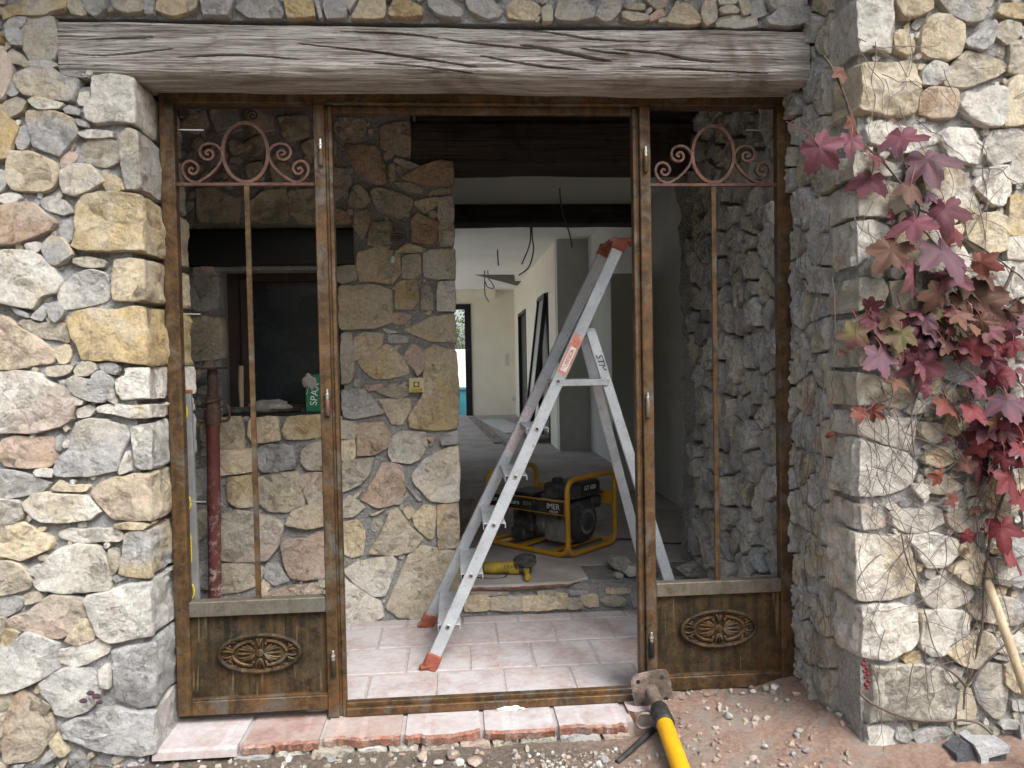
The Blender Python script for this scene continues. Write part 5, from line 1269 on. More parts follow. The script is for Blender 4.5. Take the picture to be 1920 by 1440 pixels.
dv = np.array([0.15, -0.35, 0.93]); dv /= np.linalg.norm(dv); dcen = hc+np.array([0, 0, 0.034])
MB().lathe(dcen, dcen+dv, [(0, 0.018), (0.004, 0.062), (0.007, 0.062), (0.008, 0.02), (0.016, 0.016), (0.018, 0.010)], 32).out('cutting_disc', M['engine'], GR, 30)
gu = MB(); gu.tube([dcen-dv*0.004+0.070*(math.cos(t)*ax_+math.sin(t)*np.cross(dv, ax_)) for t in np.linspace(0.7, 4.0, 18)], 0.004, 6, flat=(tuple(dv), 0.014)); gu.out('disc_guard', M['engine'], GR, 40)
hv = np.array([-0.02, -1, -0.12]); hv /= np.linalg.norm(hv)
MB().lathe(hc+hv*0.03, hc+hv, [(0, 0.010), (0.015, 0.010), (0.016, 0.019), (0.03, 0.014), (0.08, 0.016), (0.118, 0.019), (0.125, 0.013)], 16).out('side_handle', M['dw_yellow'], GR, 40)
tx_ = math.atan2(ax_[1], ax_[0]); text('lettering', 'DEWALT', M['rubber'], GR, p0+ax_*Lg*0.70+np.array([0.0, -0.036, 0.012]), (math.radians(72), 0, tx_), 0.026)
cp = [p0-ax_*0.0, p0-ax_*0.06+np.array([0, 0.02, -0.02]), p0+np.array([-0.05, 0.08, -0.035]), p0+np.array([0.06, 0.10, -0.036]), p0+np.array([0.14, 0.02, 0.01]), p0+np.array([0.12, -0.075, -0.036]), p0+np.array([0.02, -0.09, -0.037]), p0+np.array([-0.06, -0.055, -0.036]), p0+np.array([-0.10, -0.07, -0.037])]
MB().tube(catmull(cp, 8), 0.0042, 7).out('power_cord', M['rubber'], GR, 60)
pl_ = MB(); pq = p0+np.array([-0.10, -0.07, -0.030]); pl_.box(pq-np.array([0.035, 0.02, 0.012]), pq+np.array([0.02, 0.02, 0.02]), 0.008); pl_.tube([pq+np.array([-0.02, -0.015, 0.0]), pq+np.array([-0.05, -0.035, -0.005])], 0.005, 8); pl_.out('plug', M['rubber'], GR, 40)
gc = catmull([GM @ Vector(v) for v in ((0.47, 0.10, 0.02), (0.60, 0.02, 0.008), (0.66, -0.14, 0.008), (0.70, -0.30, 0.006), (0.80, -0.40, 0.006))], 10)
tag(MB().tube(gc, 0.005, 7).out('extension_lead', M['rubber'], None, 60), 'black lead trailing from the generator towards the right mullion', 'cable')
# ======================================================= steel props
n = NT('red_oxide_paint'); p = n.pos(); a = n.noise(p, 40, 8, 0.75); z = n.t.nodes.new('ShaderNodeSeparateXYZ'); n.t.links.new(p, z.inputs[0])
c = n.mix(n.ramp(n.noise(p, 12, 6, 0.6), [(0.35, 0.0), (0.65, 1.0)]), (0.075, 0.018, 0.016), (0.13, 0.035, 0.03))
c = n.mix(n.math('MULTIPLY', n.ramp(a, [(0.52, 0.0), (0.60, 1.0)]), n.ramp(n.math('SUBTRACT', 0.95, z.outputs[2]), [(0.1, 0.05), (0.9, 0.85)])), c, (0.50, 0.44, 0.42))
n.set('Base Color', c).set('Roughness', 0.65); n.bump(a, 0.3, 0.002); M['redprop'] = n.m
M['rustdark'] = mk_plain('brown_rust', (0.095, 0.058, 0.042), 0.8, 0.1, 0.4, 40, 0.5, 0.004, dirt=(0.24, 0.19, 0.16, 0.5))
YP = 0.94; b0 = onY(402, 1120, YP); b0 = np.array([b0[0], YP, ZT]); t0 = onY(398, 690, YP); cz1 = onY(397, 792, YP)[2]; cz0 = onY(397, 738, YP)[2]
RP = thing('steel_prop', b0, 'dark red adjustable steel prop upright behind the left panel', 'prop')
def lerpz(z): return b0+(t0-b0)*((z-b0[2])/(t0[2]-b0[2]))
MB().tube([lerpz(ZT+0.008), lerpz(cz1)], 0.0315, 20).out('outer_tube', M['redprop'], RP, 60)
MB().tube([lerpz(cz1-0.02), lerpz(t0[2]-0.006)], 0.024, 18).out('inner_tube', M['rustdark'], RP, 60)
q = MB(); c0 = lerpz(cz1-0.01); q.lathe(c0, lerpz(2.0), [(0, 0.036), (0.015, 0.040), (0.06, 0.040), (0.075, 0.034), (0.10, 0.036), (0.13, 0.036), (0.14, 0.032)], 20); q.out('collar_nut', M['rustdark'], RP, 40)
for s_ in (-1, 1): MB().tube(catmull([c0+np.array([s_*0.035, -0.01, 0.015]), c0+np.array([s_*0.075, -0.012, 0.02]), c0+np.array([s_*0.085, -0.012, 0.055]), c0+np.array([s_*0.075, -0.01, 0.09]), c0+np.array([s_*0.035, -0.01, 0.085])], 6), 0.007, 8).out('collar_handle', M['rustdark'], RP, 60)
MB().tube([c0+np.array([0.045*math.cos(a_), 0.045*math.sin(a_), 0.115+0.012*math.cos(a_)]) for a_ in np.linspace(0, 6.28, 24, endpoint=False)], 0.007, 8, True).out('lock_pin', M['rustdark'], RP, 60)
MB().box((t0[0]-0.10, YP-0.07, t0[2]-0.006), (t0[0]+0.055, YP+0.07, t0[2]+0.004), 0.001).out('head_plate', M['rustdark'], RP, 30)
MB().box((b0[0]-0.06, YP-0.06, ZT), (b0[0]+0.06, YP+0.06, ZT+0.008), 0.001).out('base_plate', M['rustdark'], RP, 30)
# yellow prop lying towards the camera, its head plate against the sill
M['propyellow'] = mk_plain('bright_yellow_paint', (0.66, 0.34, 0.012), 0.4, 0, 0.08, 15, 0.1, dirt=(0.45, 0.24, 0.02, 0.5))
M['mudsteel'] = mk_plain('mud_splashed_steel', (0.13, 0.10, 0.08), 0.75, 0.1, 0.45, 35, 0.5, 0.004, dirt=(0.40, 0.33, 0.28, 0.75))
e0 = onY(1222, 1292, -0.075); g_ = onZ(1276, 1440, -0.030); e1 = g_+(g_-e0)*4.2; e1[2] = max(-0.10, e1[2])
YPp = thing('yellow_prop', (g_[0], g_[1], -0.08), 'bright yellow steel prop lying on the ground towards the viewer', 'prop')
dd = (g_-e0)/np.linalg.norm(g_-e0)
MB().tube([e0+dd*0.004, e0+dd*0.20], 0.0235, 20).out('inner_tube', M['mudsteel'], YPp, 60)
MB().lathe(e0+dd*0.125, e0+dd*5, [(0, 0.030), (0.01, 0.034), (0.075, 0.036), (0.085, 0.038), (0.10, 0.038), (0.105, 0.033)], 22).out('collar_nut', M['rubber'], YPp, 40)
MB().tube([e0+dd*0.21, e0+dd*1.5], 0.031, 24).out('outer_tube', M['propyellow'], YPp, 60)
sdv = np.cross(dd, [0, 0, 1]); sdv /= np.linalg.norm(sdv); upv = np.cross(sdv, dd)
hp = MB(); k = 20
poly = [(0.072*math.cos(t)**3*0.55+0.058*math.cos(t), 0.072*math.sin(t)**3*0.55+0.058*math.sin(t)) for t in np.linspace(0, 6.283, k, endpoint=False)]
poly = [(x*math.cos(0.6)-y*math.sin(0.6), x*math.sin(0.6)+y*math.cos(0.6)) for x, y in poly]
V = [e0+sdv*x+upv*y for x, y in poly]+[e0+dd*0.007+sdv*x+upv*y for x, y in poly]
hp.add(V, [tuple(range(k-1, -1, -1)), tuple(range(k, 2*k))]+[(i, (i+1) % k, k+(i+1) % k, k+i) for i in range(k)])
hpo = hp.out('head_plate', M['mudsteel'], YPp, 30)
for t in (0.6, 0.6+math.pi/2, 0.6+math.pi, 0.6-math.pi/2):
    cc = e0+sdv*0.066*math.cos(t)+upv*0.066*math.sin(t); MB().lathe(cc+dd*0.0065, cc+dd, [(0, 0.009), (0.0025, 0.008), (0.003, 0.004)], 10).out('bolt_hole', M['rubber'], hpo, 40)
hk = [onY(1238, 1352, -0.20), onY(1215, 1350, -0.21), onY(1196, 1352, -0.23), onY(1193, 1362, -0.24), onY(1206, 1368, -0.24), onY(1226, 1364, -0.22)]
hk = catmull([onY(x, y, -0.215-i*0.003) for i, (x, y) in enumerate(((1240, 1350), (1215, 1338), (1197, 1342), (1193, 1356), (1204, 1366), (1226, 1360), (1240, 1358)))], 8)
MB().tube(hk, 0.0055, 8).out('pin_loop', M['mudsteel'], YPp, 60)
r0 = onY(1238, 1356, -0.205); r1 = onZ(1157, 1430, -0.083)
MB().tube([r0, r1], 0.010, 10).out('collar_bar', M['rubber'], YPp, 60)
# ======================================================= spirit level behind the left jamb
M['lvl'] = mk_plain('grey_anodised', (0.30, 0.31, 0.32), 0.4, 0.5, 0.15, 20, 0)
M['lvlyellow'] = mk_plain('level_yellow', (0.62, 0.46, 0.03), 0.45, 0, 0.1, 20, 0)
lt = onY(347, 738, 0.13); lb_ = onY(362, 1122, 0.13)
LVb = lb_+(lb_-lt)*((lb_[2]-ZT)/(lt[2]-lb_[2]))
LV = thing('spirit_level', LVb, 'grey spirit level with yellow grips upright beside the left jamb', 'level')
MB().bar(LVb, lt, 0.024, 0.050, up=(1, 0, 0), bev=0.002).out('bar', M['lvl'], LV, 30)
MB().bar(lt, lt+(lt-LVb)*0.012, 0.026, 0.052, up=(1, 0, 0), bev=0.003).out('end_cap', M['redplastic'], LV, 30)
for py, hh, kind in ((772, 0.055, 0), (940, 0.05, 0), (1025, 0.11, 1), (1105, 0.055, 0)):
    c = onX(350+(py-738)*0.039, py, 0)
    t = (py-738)/(1122-738); c = lt+(lb_-lt)*t
    yv = c+np.array([0.0, -0.0265, 0.0])
    if kind == 0:
        MB().tube([yv+np.array([0.010*math.cos(a_)+0.004, 0, hh/2*math.sin(a_)]) for a_ in np.linspace(0, 6.283, 20, endpoint=False)], 0.0035, 6, True).out('hand_hole', M['lvlyellow'], LV, 60)
    else:
        vb = MB().box(yv+np.array([-0.007, -0.002, -hh/2]), yv+np.array([0.011, 0.002, hh/2]), 0.004).out('vial_block', M['lvlyellow'], LV, 30)
        for k in range(5): MB().box(yv+np.array([-0.005, -0.0035, -hh/2+0.022+k*0.016]), yv+np.array([0.009, -0.0015, -hh/2+0.028+k*0.016])).out('vial_mark', M['rubber'], vb, 0)
# ======================================================= things on the window sill
ZS = WZ0+0.004
M['green_card'] = mk_plain('green_card', (0.015, 0.17, 0.075), 0.55, 0, 0.12, 10, 0)
c0 = onY(574, 774, Y_IN+0.03); c1 = onY(607, 774, Y_IN+0.03); ctop = onY(590, 702, Y_IN+0.03)[2]
BX = thing('screw_box', (c0[0], Y_IN+0.05, ZS), 'green cardboard screw box standing on the window sill', 'box')
MB().box((c0[0], Y_IN+0.03, ZS), (c1[0]+0.02, Y_IN+0.09, ctop), 0.002).out('carton', M['green_card'], BX, 30)
text('lettering', 'SPAX', M['white_ink'], BX, ((c0[0]*0.48+c1[0]*0.52), Y_IN+0.0285, (ZS+ctop)/2-0.005), Matrix.Rotation(math.radians(-83), 3, 'Y') @ Matrix.Rotation(math.pi/2, 3, 'X'), 0.052)
sw = catmull([(c0[0]+0.004, Y_IN+0.0292, ZS+0.09), (c0[0]+0.02, Y_IN+0.0292, ZS+0.135), (c0[0]+0.05, Y_IN+0.0292, ZS+0.145)], 6)
MB().tube(sw, 0.0012, 5).out('printed_swoosh', M['white_ink'], BX, 60)
M['rag'] = mk_plain('grey_rag', (0.36, 0.34, 0.31), 0.9, 0, 0.2, 25, 0.6, 0.006)
rc_ = onY(579, 714, Y_IN+0.02); b = bmesh.new(); bmesh.ops.create_icosphere(b, subdivisions=3, radius=1)
P_ = np.array([v.co[:] for v in b.verts]); nn = fbm(P_*1.6+3, 4, 77)
for v, q in zip(b.verts, nn): v.co = Vector((rc_[0]+v.co.x*0.030*(1+0.7*q), rc_[1]+0.01+v.co.y*0.018*(1+0.5*q), rc_[2]+v.co.z*0.036*(1+0.7*q)-(0.02 if v.co.x > 0.3 and v.co.z < 0 else 0)))
tag(MB().bm(b).out('rag', M['rag'], None, 50), 'crumpled grey rag hanging on the green screw box', 'rag')
M['hickory'] = mk_wood('pale_handle_wood', 2, [(0.20, 0.14, 0.085), (0.34, 0.26, 0.17), (0.42, 0.33, 0.22), (0.50, 0.41, 0.29)], 1.0, 0.1)
h0 = onY(453, 762, Y_IN+0.03); h1 = onY(452, 686, Y_IN+0.03)
HM = thing('hammer', (h0[0], Y_IN+0.03, ZS), 'hammer standing on its head on the window sill, handle up', 'hammer')
MB().tube([(h0[0], h0[1], ZS+0.03), (h0[0]-0.001, h0[1], (h0[2]+h1[2])/2), (h1[0], h1[1], h1[2])], [0.011, 0.015, 0.014], 10).out('handle', M['hickory'], HM, 60)
hh = MB().box((h0[0]-0.055, h0[1]-0.017, ZS), (h0[0]+0.04, h0[1]+0.017, ZS+0.034), 0.006); hh.out('head', M['engine'], HM, 30)
rg = random.Random(4)
b = bmesh.new(); bmesh.ops.create_icosphere(b, subdivisions=3, radius=1); P_ = np.array([v.co[:] for v in b.verts]); nn = fbm(P_*1.5+11, 4, 71)
cc = onY(508, 762, Y_IN+0.05)
for v, q in zip(b.verts, nn): v.co = Vector((cc[0]+v.co.x*0.10*(1+0.5*q), cc[1]+v.co.y*0.035*(1+0.4*q), max(ZS, ZS+0.03+v.co.z*0.036*(1+0.9*q))))
tag(MB().bm(b).out('work_glove', M['engine_grey'], None, 50), 'crumpled dusty work glove lying on the window sill', 'glove')
pc = onY(555, 765, Y_IN+0.035); q = MB(); q.bar((pc[0]-0.09, pc[1], ZS+0.012), (pc[0]+0.02, pc[1]+0.01, ZS+0.016), 0.014, 0.012, bev=0.003); q.bar((pc[0]-0.09, pc[1]-0.02, ZS+0.010), (pc[0]+0.02, pc[1]+0.012, ZS+0.014), 0.014, 0.012, bev=0.003); q.lathe((pc[0]+0.03, pc[1]+0.012, ZS), (pc[0]+0.03, pc[1]+0.012, 3), [(0, 0.02), (0.02, 0.02), (0.022, 0.015)], 12)
tag(q.out('pliers', M['rubber'], None, 35), 'black pliers lying on the window sill beside the green box', 'pliers')
# ======================================================= bell push, lamp on its flex
M['ivory'] = mk_plain('ivory_plastic', (0.55, 0.48, 0.28), 0.45, 0, 0.05, 20, 0)
c = onY(781, 722, Y_IN-0.03); hw = 0.040
DB = thing('bell_push', (c[0], Y_IN-0.03, c[2]), 'square ivory bell push on the inner stone wall', 'switch')
MB().box((c[0]-hw, Y_IN-0.045, c[2]-hw*0.95), (c[0]+hw, Y_IN-0.012, c[2]+hw*0.95), 0.004).out('plate', M['ivory'], DB, 30)
MB().box((c[0]-0.015, Y_IN-0.049, c[2]-0.010), (c[0]+0.015, Y_IN-0.0452, c[2]+0.018), 0.002).out('button_surround', M['rustdark'], DB, 30)
MB().lathe((c[0], Y_IN-0.048, c[2]+0.004), (c[0], -5, c[2]+0.004), [(0, 0.011), (0.005, 0.010), (0.006, 0.006)], 16).out('button', M['ivory'], DB, 40)
MB().box((c[0]-0.028, Y_IN-0.048, c[2]-0.032), (c[0]+0.028, Y_IN-0.0452, c[2]-0.016), 0.001).out('name_slot', M['dw_yellow'], DB, 30)
c = onY(747, 445, Y_IN-0.05)
LB = thing('bare_bulb', (c[0], Y_IN-0.05, c[2]), 'bare light bulb hanging from a coil of grey flex on the inner wall', 'bulb')
M['flex'] = mk_plain('grey_flex', (0.12, 0.12, 0.115), 0.6, 0, 0.2, 20, 0)
q = MB()
coil = [(c[0]+0.036*math.cos(t)+0.006*math.sin(t*0.37), Y_IN-0.05-0.012*math.sin(t*0.21), c[2]+0.0245*math.sin(t)+0.010*math.sin(t*0.29)) for t in np.linspace(0, 6.283*4, 120)]
d0 = onY(738, 480, Y_IN-0.05); q.tube(np.vstack([coil, catmull([coil[-1], (c[0]-0.01, Y_IN-0.05, c[2]-0.03), d0], 6)[1:]]), 0.0038, 7); q.out('flex_coil', M['flex'], LB, 60)
d1 = onY(730, 510, Y_IN-0.055); dl = (d1-d0)/np.linalg.norm(d1-d0)
MB().lathe(d0, d0+dl, [(0, 0.008), (0.006, 0.013), (0.035, 0.013), (0.038, 0.011)], 14).out('lamp_holder', M['white_plastic'], LB, 40)
n = NT('bulb_glass'); n.set('Base Color', (0.9, 0.9, 0.9)).set('Roughness', 0.05).set('Transmission Weight', 0.9).set('IOR', 1.3); M['bulbglass'] = n.m
MB().lathe(d0+dl*0.036, d0+dl*2, [(0, 0.011), (0.012, 0.014), (0.025, 0.024), (0.04, 0.029), (0.055, 0.026), (0.065, 0.014), (0.068, 0.004)], 18).out('glass_bulb', M['bulbglass'], LB, 60)
c = onY(474, 217, Y_IN-0.03); q = [(c[0]+(0.004+0.0026*t)*math.cos(t), Y_IN-0.03, c[2]+(0.004+0.0026*t)*math.sin(t)) for t in np.linspace(0, 9.0, 40)]
tag(MB().tube(q+[(q[-1][0], Y_IN-0.01, q[-1][2]-0.01), (q[-1][0], Y_IN+0.02, q[-1][2]-0.02)], 0.004, 7).out('curled_hook', M['rustdark'], None, 60), 'small curled iron hook high on the inner wall above the window', 'hook')
# ======================================================= corridor clutter
def wire(pts, r, label, m=None):
    return tag(MB().tube(catmull(pts, 8), r, 7).out('hanging_wire', m or M['flex'], None, 60), label, 'wire', 'bare ceiling wires')
Yw = 3.4; wire([onY(x, y, Yw) for x, y in ((1049, 338), (1050, 365), (1055, 400), (1066, 432), (1073, 464))][0:5], 0.006, 'single dark wire hanging from the ceiling in front of the beam')
wire([np.array([*onY(1049, 335, 3.4)[:2], 2.80]), onY(1049, 345, 3.4), onY(1049, 360, 3.4)], 0.004, 'thin pale wire stub at the ceiling above the hanging wire')
Yw = 5.6
wire([(onY(994, 430, Yw)[0], Yw, 2.93), onY(995, 440, Yw), onY(992, 462, Yw), onY(984, 482, Yw), onY(978, 496, Yw)], 0.008, 'left strand of the forked wire hanging past the beam')
wire([(onY(997, 430, Yw)[0], Yw, 2.93), onY(998, 445, Yw), onY(1000, 470, Yw), onY(992, 500, Yw), onY(973, 516, Yw)], 0.008, 'longer right strand of the forked wire hanging past the beam')
Yw = 10.5
wire([(onY(915, 525, Yw)[0], Yw, 2.93), onY(916, 522, Yw), onY(922, 530, Yw), onY(926, 540, Yw), onY(914, 538, Yw), onY(910, 528, Yw)], 0.010, 'small knotted wire under the far ceiling near the black plate')
wire([(onY(909, 540, Yw)[0], Yw, 2.93), onY(909, 548, Yw), onY(913, 560, Yw), onY(917, 566, Yw)], 0.010, 'short loose wire end hanging lowest at the far ceiling')
wire([(onY(933, 488, 8.0)[0], 8.0, 2.93), onY(934, 492, 8.0), onY(935, 498, 8.0)], 0.010, 'tiny wire stub in the middle of the corridor ceiling')
M['frameblk'] = mk_plain('black_aluminium', (0.02, 0.02, 0.021), 0.45, 0, 0.2, 12, 0)
LF = thing('leaning_window', (2.3, 8.6, ZF), 'tall black framed window unit leaning against the corridor wall', 'window')
q0, q1 = onX(1018, 700, 2.36), onX(1045, 700, 2.36)
ya, yb2 = 9.0, 8.15
def lean(y, z): return (2.16+(z-ZF)*0.125, y, z)
for (ya_, za_, yb_, zb_) in ((ya, ZF+0.01, ya, 2.30), (yb2, ZF+0.01, yb2, 2.30), (ya, ZF+0.04, yb2, ZF+0.04), (ya, 2.28, yb2, 2.28)):
    MB().bar(lean(ya_, za_), lean(yb_, zb_), 0.06, 0.06, up=(1, 0, 0), bev=0.004).out('frame_bar', M['frameblk'], LF, 30)
n = NT('dusty_pane'); n.set('Base Color', (0.25, 0.25, 0.23)).set('Roughness', 0.35); M['dustypane'] = n.m
q = MB(); q.add([lean(ya, ZF+0.05), lean(yb2, ZF+0.05), lean(yb2, 2.27), lean(ya, 2.27)], [(0, 1, 2, 3)]); V_ = q.V; q.add([(v[0]+0.01, v[1], v[2]) for v in V_], [(3, 2, 1, 0), (0, 4, 5, 1), (1, 5, 6, 2), (2, 6, 7, 3), (3, 7, 4, 0)] if False else [(3, 2, 1, 0)]); q.out('pane', M['dustypane'], LF, 0)
M['board'] = mk_plain('plasterboard', (0.55, 0.56, 0.53), 0.9, 0, 0.05, 3, 0)
pb0 = onY(1147, 700, 3.9)[0]
tag(MB().box((pb0, 3.88, ZF), (2.86, 3.90, 2.10), 0.002).out('plasterboard_sheet', M['board'], None, 0), 'pale plasterboard sheet standing upright right of the ladder', 'board')
M['planks'] = mk_wood('dusty_plank', 1, [(0.12, 0.105, 0.09), (0.24, 0.215, 0.19), (0.32, 0.29, 0.26), (0.40, 0.37, 0.33)], 1.0, 0.2)
def plank(a, b, w, h, label, m='planks'):
    p, q = np.array([*onZ(*a, ZF)[:2], ZF+h/2+0.001]), np.array([*onZ(*b, ZF)[:2], ZF+h/2+0.001])
    return tag(MB().bar(p, q, w, h, bev=0.003).out('loose_board', M[m], None, 30), label, 'board', 'boards on the corridor floor')
plank((885, 783), (935, 832), 0.14, 0.02, 'long dusty floor board running down the corridor left of the ladder')
plank((922, 788), (975, 812), 0.5, 0.016, 'wide pale board lying across the far corridor floor', 'board')
plank((900, 790), (950, 838), 0.04, 0.03, 'thin batten beside the long dusty floor board')
# beige post stub and box left of the ladder on the floor beyond the step
c = onZ(878, 1000, ZF); tag(MB().box((c[0]-0.10, c[1], ZF), (c[0]+0.055, c[1]+0.25, ZF+0.20), 0.006).out('cardboard_box', M['planks'], None, 30), 'small dusty carton on the floor behind the ladder foot', 'carton')
# ======================================================= outside bits
c = onZ(138, 1436, -0.10)
tag(MB().lathe((c[0], c[1], -0.10), (c[0], c[1], 3), [(0, 0.0225), (0.055, 0.0225), (0.058, 0.019), (0.050, 0.018)], 24).out('plastic_pipe', M['white_ink'], None, 40), 'white plastic pipe end sticking up at the foot of the left wall', 'pipe')
h0 = onY(1851, 1088, Y_R-0.045); h1 = onY(1925, 1300, Y_R-0.16); hq = h1+(h1-h0)*0.95; hq[2] = max(hq[2], -0.08)
TH = thing('tool_handle', hq, 'pale wooden tool handle leaning against the right pier', 'handle')
M['ash'] = mk_wood('ash_wood', 2, [(0.34, 0.26, 0.16), (0.48, 0.39, 0.26), (0.58, 0.48, 0.33), (0.64, 0.54, 0.40)], 1.0, 0.08)
MB().tube([h0, h0+(h1-h0)*0.05, (h0+h1)/2, h1, hq], [0.010, 0.0145, 0.0155, 0.0155, 0.016], 14).out('shaft', M['ash'], TH, 60)
MB().box(hq-np.array([0.09, 0.03, 0.02]), hq+np.array([0.09, 0.03, 0.02]), 0.01).out('tool_head', M['engine'], TH, 30)
M['block'] = mk_mortar('grey_block', (0.22, 0.23, 0.25), (0.16, 0.165, 0.18), (0.10, 0.10, 0.11)); M['block_white'] = mk_mortar('white_block', (0.80, 0.81, 0.82), (0.74, 0.75, 0.76), (0.62, 0.62, 0.63))
c = onY(1850, 1440, Y_R-0.10); CBk = thing('concrete_block', (c[0], Y_R-0.10, -0.12), 'broken hollow concrete block at the foot of the right pier', 'block')
def bk(pts, m, y0, y1, nm):
    pp = [tuple(onY(x, y, Y_R-0.13)[[0, 2]]) for x, y in pts]; MB().prism(pp, 1, y0, y1).out(nm, M[m], CBk, 30)
bk([(1826, 1396), (1840, 1389), (1852, 1400), (1893, 1398), (1890, 1410), (1852, 1420), (1848, 1470), (1836, 1470), (1838, 1420)], 'block_white', Y_R-0.135, Y_R-0.05, 'broken_web')
bk([(1856, 1424), (1886, 1413), (1892, 1418), (1884, 1470), (1852, 1470)], 'block', Y_R-0.12, Y_R-0.045, 'cell_wall'); bk([(1798, 1418), (1824, 1400), (1834, 1422), (1832, 1470), (1800, 1470)], 'block', Y_R-0.12, Y_R-0.045, 'cell_wall')
# loose stones, plaster crumbs and gravel
def pebble(parent, c, s, code, name='loose_stone', m=None, flat=0.7, label=None):
    SEED[0] += 1; b = bmesh.new(); bmesh.ops.create_icosphere(b, subdivisions=2, radius=1); P_ = np.array([v.co[:] for v in b.verts]); rg = np.random.default_rng(SEED[0])
    dirs = rg.normal(size=(9, 3)); dirs /= np.linalg.norm(dirs, axis=1, keepdims=True); lim = rg.uniform(0.55, 0.9, 9)
    for d_, l_ in zip(dirs, lim): k_ = P_@d_; P_ -= np.outer(np.clip(k_-l_, 0, None), d_)
    P_ *= 1+0.10*fbm(P_*2.2+SEED[0], 3, 5)[:, None]; sc = rg.uniform(0.75, 1.25, 3)*s; sc[2] *= flat; V = P_*sc
    a_ = rg.uniform(0, 6.28); V[:, :2] = V[:, :2]@np.array([[math.cos(a_), math.sin(a_)], [-math.sin(a_), math.cos(a_)]]); V[:, 2] -= V[:, 2].min()+s*0.12
    Fc = [[v.index for v in f.verts] for f in b.faces]; b.free()
    o = mobj(name, V+np.array(c), Fc, m or M['stone'], parent, 25, np.tile(np.array(PAL[code])*rg.uniform(0.85, 1.1), (len(V), 1)))
    return tag(o, label, 'stone', 'loose stones on the ground') if label else o
def gpt(px, py):
    P_ = onZ(px, py, -0.07)
    for _ in range(4): P_ = onZ(px, py, float(gz(np.array([P_[0]]), np.array([P_[1]]))[0]))
    return P_
for px, py, s, code, lab in ((40, 1430, 0.034, 'W', 'white stone at the bottom left beside the wall foot'), (178, 1420, 0.026, 'T', 'tan stone just right of the white pipe end'), (212, 1420, 0.030, 'G', 'grey stone under the large blue-grey corner stone'),
        (655, 1432, 0.010, 'W', 'small white stone alone before the second threshold tile'), (790, 1426, 0.026, 'P', 'pink tile lump left of the pale pink one'), (848, 1422, 0.030, 'PW', 'pale pink tile chunk lying before the threshold'), (822, 1434, 0.020, 'W', 'white plaster lump between the two pink chunks'),
        (890, 1434, 0.030, 'PT', 'flat brownish pink stone right of the pale pink chunk'), (893, 1414, 0.012, 'P', 'small pink chip on top of the flat brownish stone'), (1135, 1432, 0.026, 'G', 'grey stone at the lower end of the black prop bar'),
        (1366, 1347, 0.017, 'G', 'pale blue-grey stone alone on the red dirt'), (1415, 1352, 0.018, 'P', 'pinkish stone right of the pale blue-grey one'), (1412, 1300, 0.014, 'W', 'white stone below the right kick panel'), (1434, 1295, 0.019, 'T', 'tan stone in the middle of the row below the kick panel'), (1453, 1292, 0.022, 'W', 'pale stone nearest the pier below the kick panel'),
        (1326, 1330, 0.012, 'P', 'small pink stone right of the broken tile fragment'), (1475, 1315, 0.010, 'T', 'tiny tan stone near the pier foot'), (1500, 1372, 0.016, 'T', 'tan stone on the red dirt near the pier'), (1512, 1410, 0.014, 'G', 'grey stone at the lower right of the red dirt'), (1435, 1404, 0.014, 'W', 'white stone in the middle of the red dirt')):
    pebble(None, gpt(px, py)-np.array([0, 0, 0.0]), s, code[0], label=lab)
def scatter(name, n_, seed, area, smin, smax, codes, m=None, kind='stuff'):
    rg = random.Random(seed); q = MB(); cols = []
    ico = bmesh.new(); bmesh.ops.create_icosphere(ico, subdivisions=1, radius=1); base = np.array([v.co[:] for v in ico.verts]); fcs = [[v.index for v in f.verts] for f in ico.faces]; ico.free()
    for k in range(n_):
        px, py = area(rg); P_ = gpt(px, py); s = smin+(smax-smin)*rg.random()**3
        nr_ = np.random.default_rng(seed*1000+k); V = base*nr_.uniform(0.55, 1.2, (len(base), 1))*s*nr_.uniform(0.7, 1.3, 3)+P_+np.array([0, 0, s*0.3]); q.add(V, fcs); cols += [np.array(PAL[rg.choice(codes)])*rg.uniform(0.7, 1.15)]*len(base)
    return tag(q.out(name, m or M['stone'], None, 30, np.array(cols)), kind=kind)
tag(scatter('gravel', 1300, 3, lambda r: (r.uniform(-200, 1260), r.uniform(1405, 1520)), 0.002, 0.017, 'TTGWPTRD'), 'fine brown gravel and grit in front of the threshold', 'gravel')
tag(scatter('gravel', 450, 5, lambda r: (r.uniform(1240, 1600), r.uniform(1290, 1520)), 0.0015, 0.015, 'PPRTGP'), 'reddish grit and crumbs strewn below the right panel', 'gravel')
tag(scatter('plaster_crumbs', 260, 6, lambda r: (r.gauss(1080, 60), r.uniform(1408, 1460)), 0.002, 0.010, 'WWP'), 'white plaster crumbs strewn before the middle of the threshold', 'crumbs')
M['foam'] = mk_plain('white_plaster', (0.78, 0.77, 0.74), 0.9, 0, 0.06, 60, 0.7, 0.006)
for k, (px, py, w_, lab) in enumerate(((598, 1329, 0.045, 'white plaster dab under the left mullion'), (958, 1328, 0.055, 'white plaster ridge under the middle of the sill rail'), (1256, 1312, 0.018, 'small white plaster dab beside the prop head'))):
    c = onZ(px, py, ZT+0.004); b = bmesh.new(); bmesh.ops.create_icosphere(b, subdivisions=3, radius=1); P_ = np.array([v.co[:] for v in b.verts]); nn = fbm(P_*2.5+k*7, 4, 80+k)
    for v, q in zip(b.verts, nn): v.co = Vector((c[0]+v.co.x*w_*(1+0.3*q), c[1]+v.co.y*0.014*(1+0.6*q), ZT+max(0, v.co.z)*0.012*(1+q)+0.001))
    tag(MB().bm(b).out('plaster_dab', M['foam'], None, 60), lab, 'plaster')
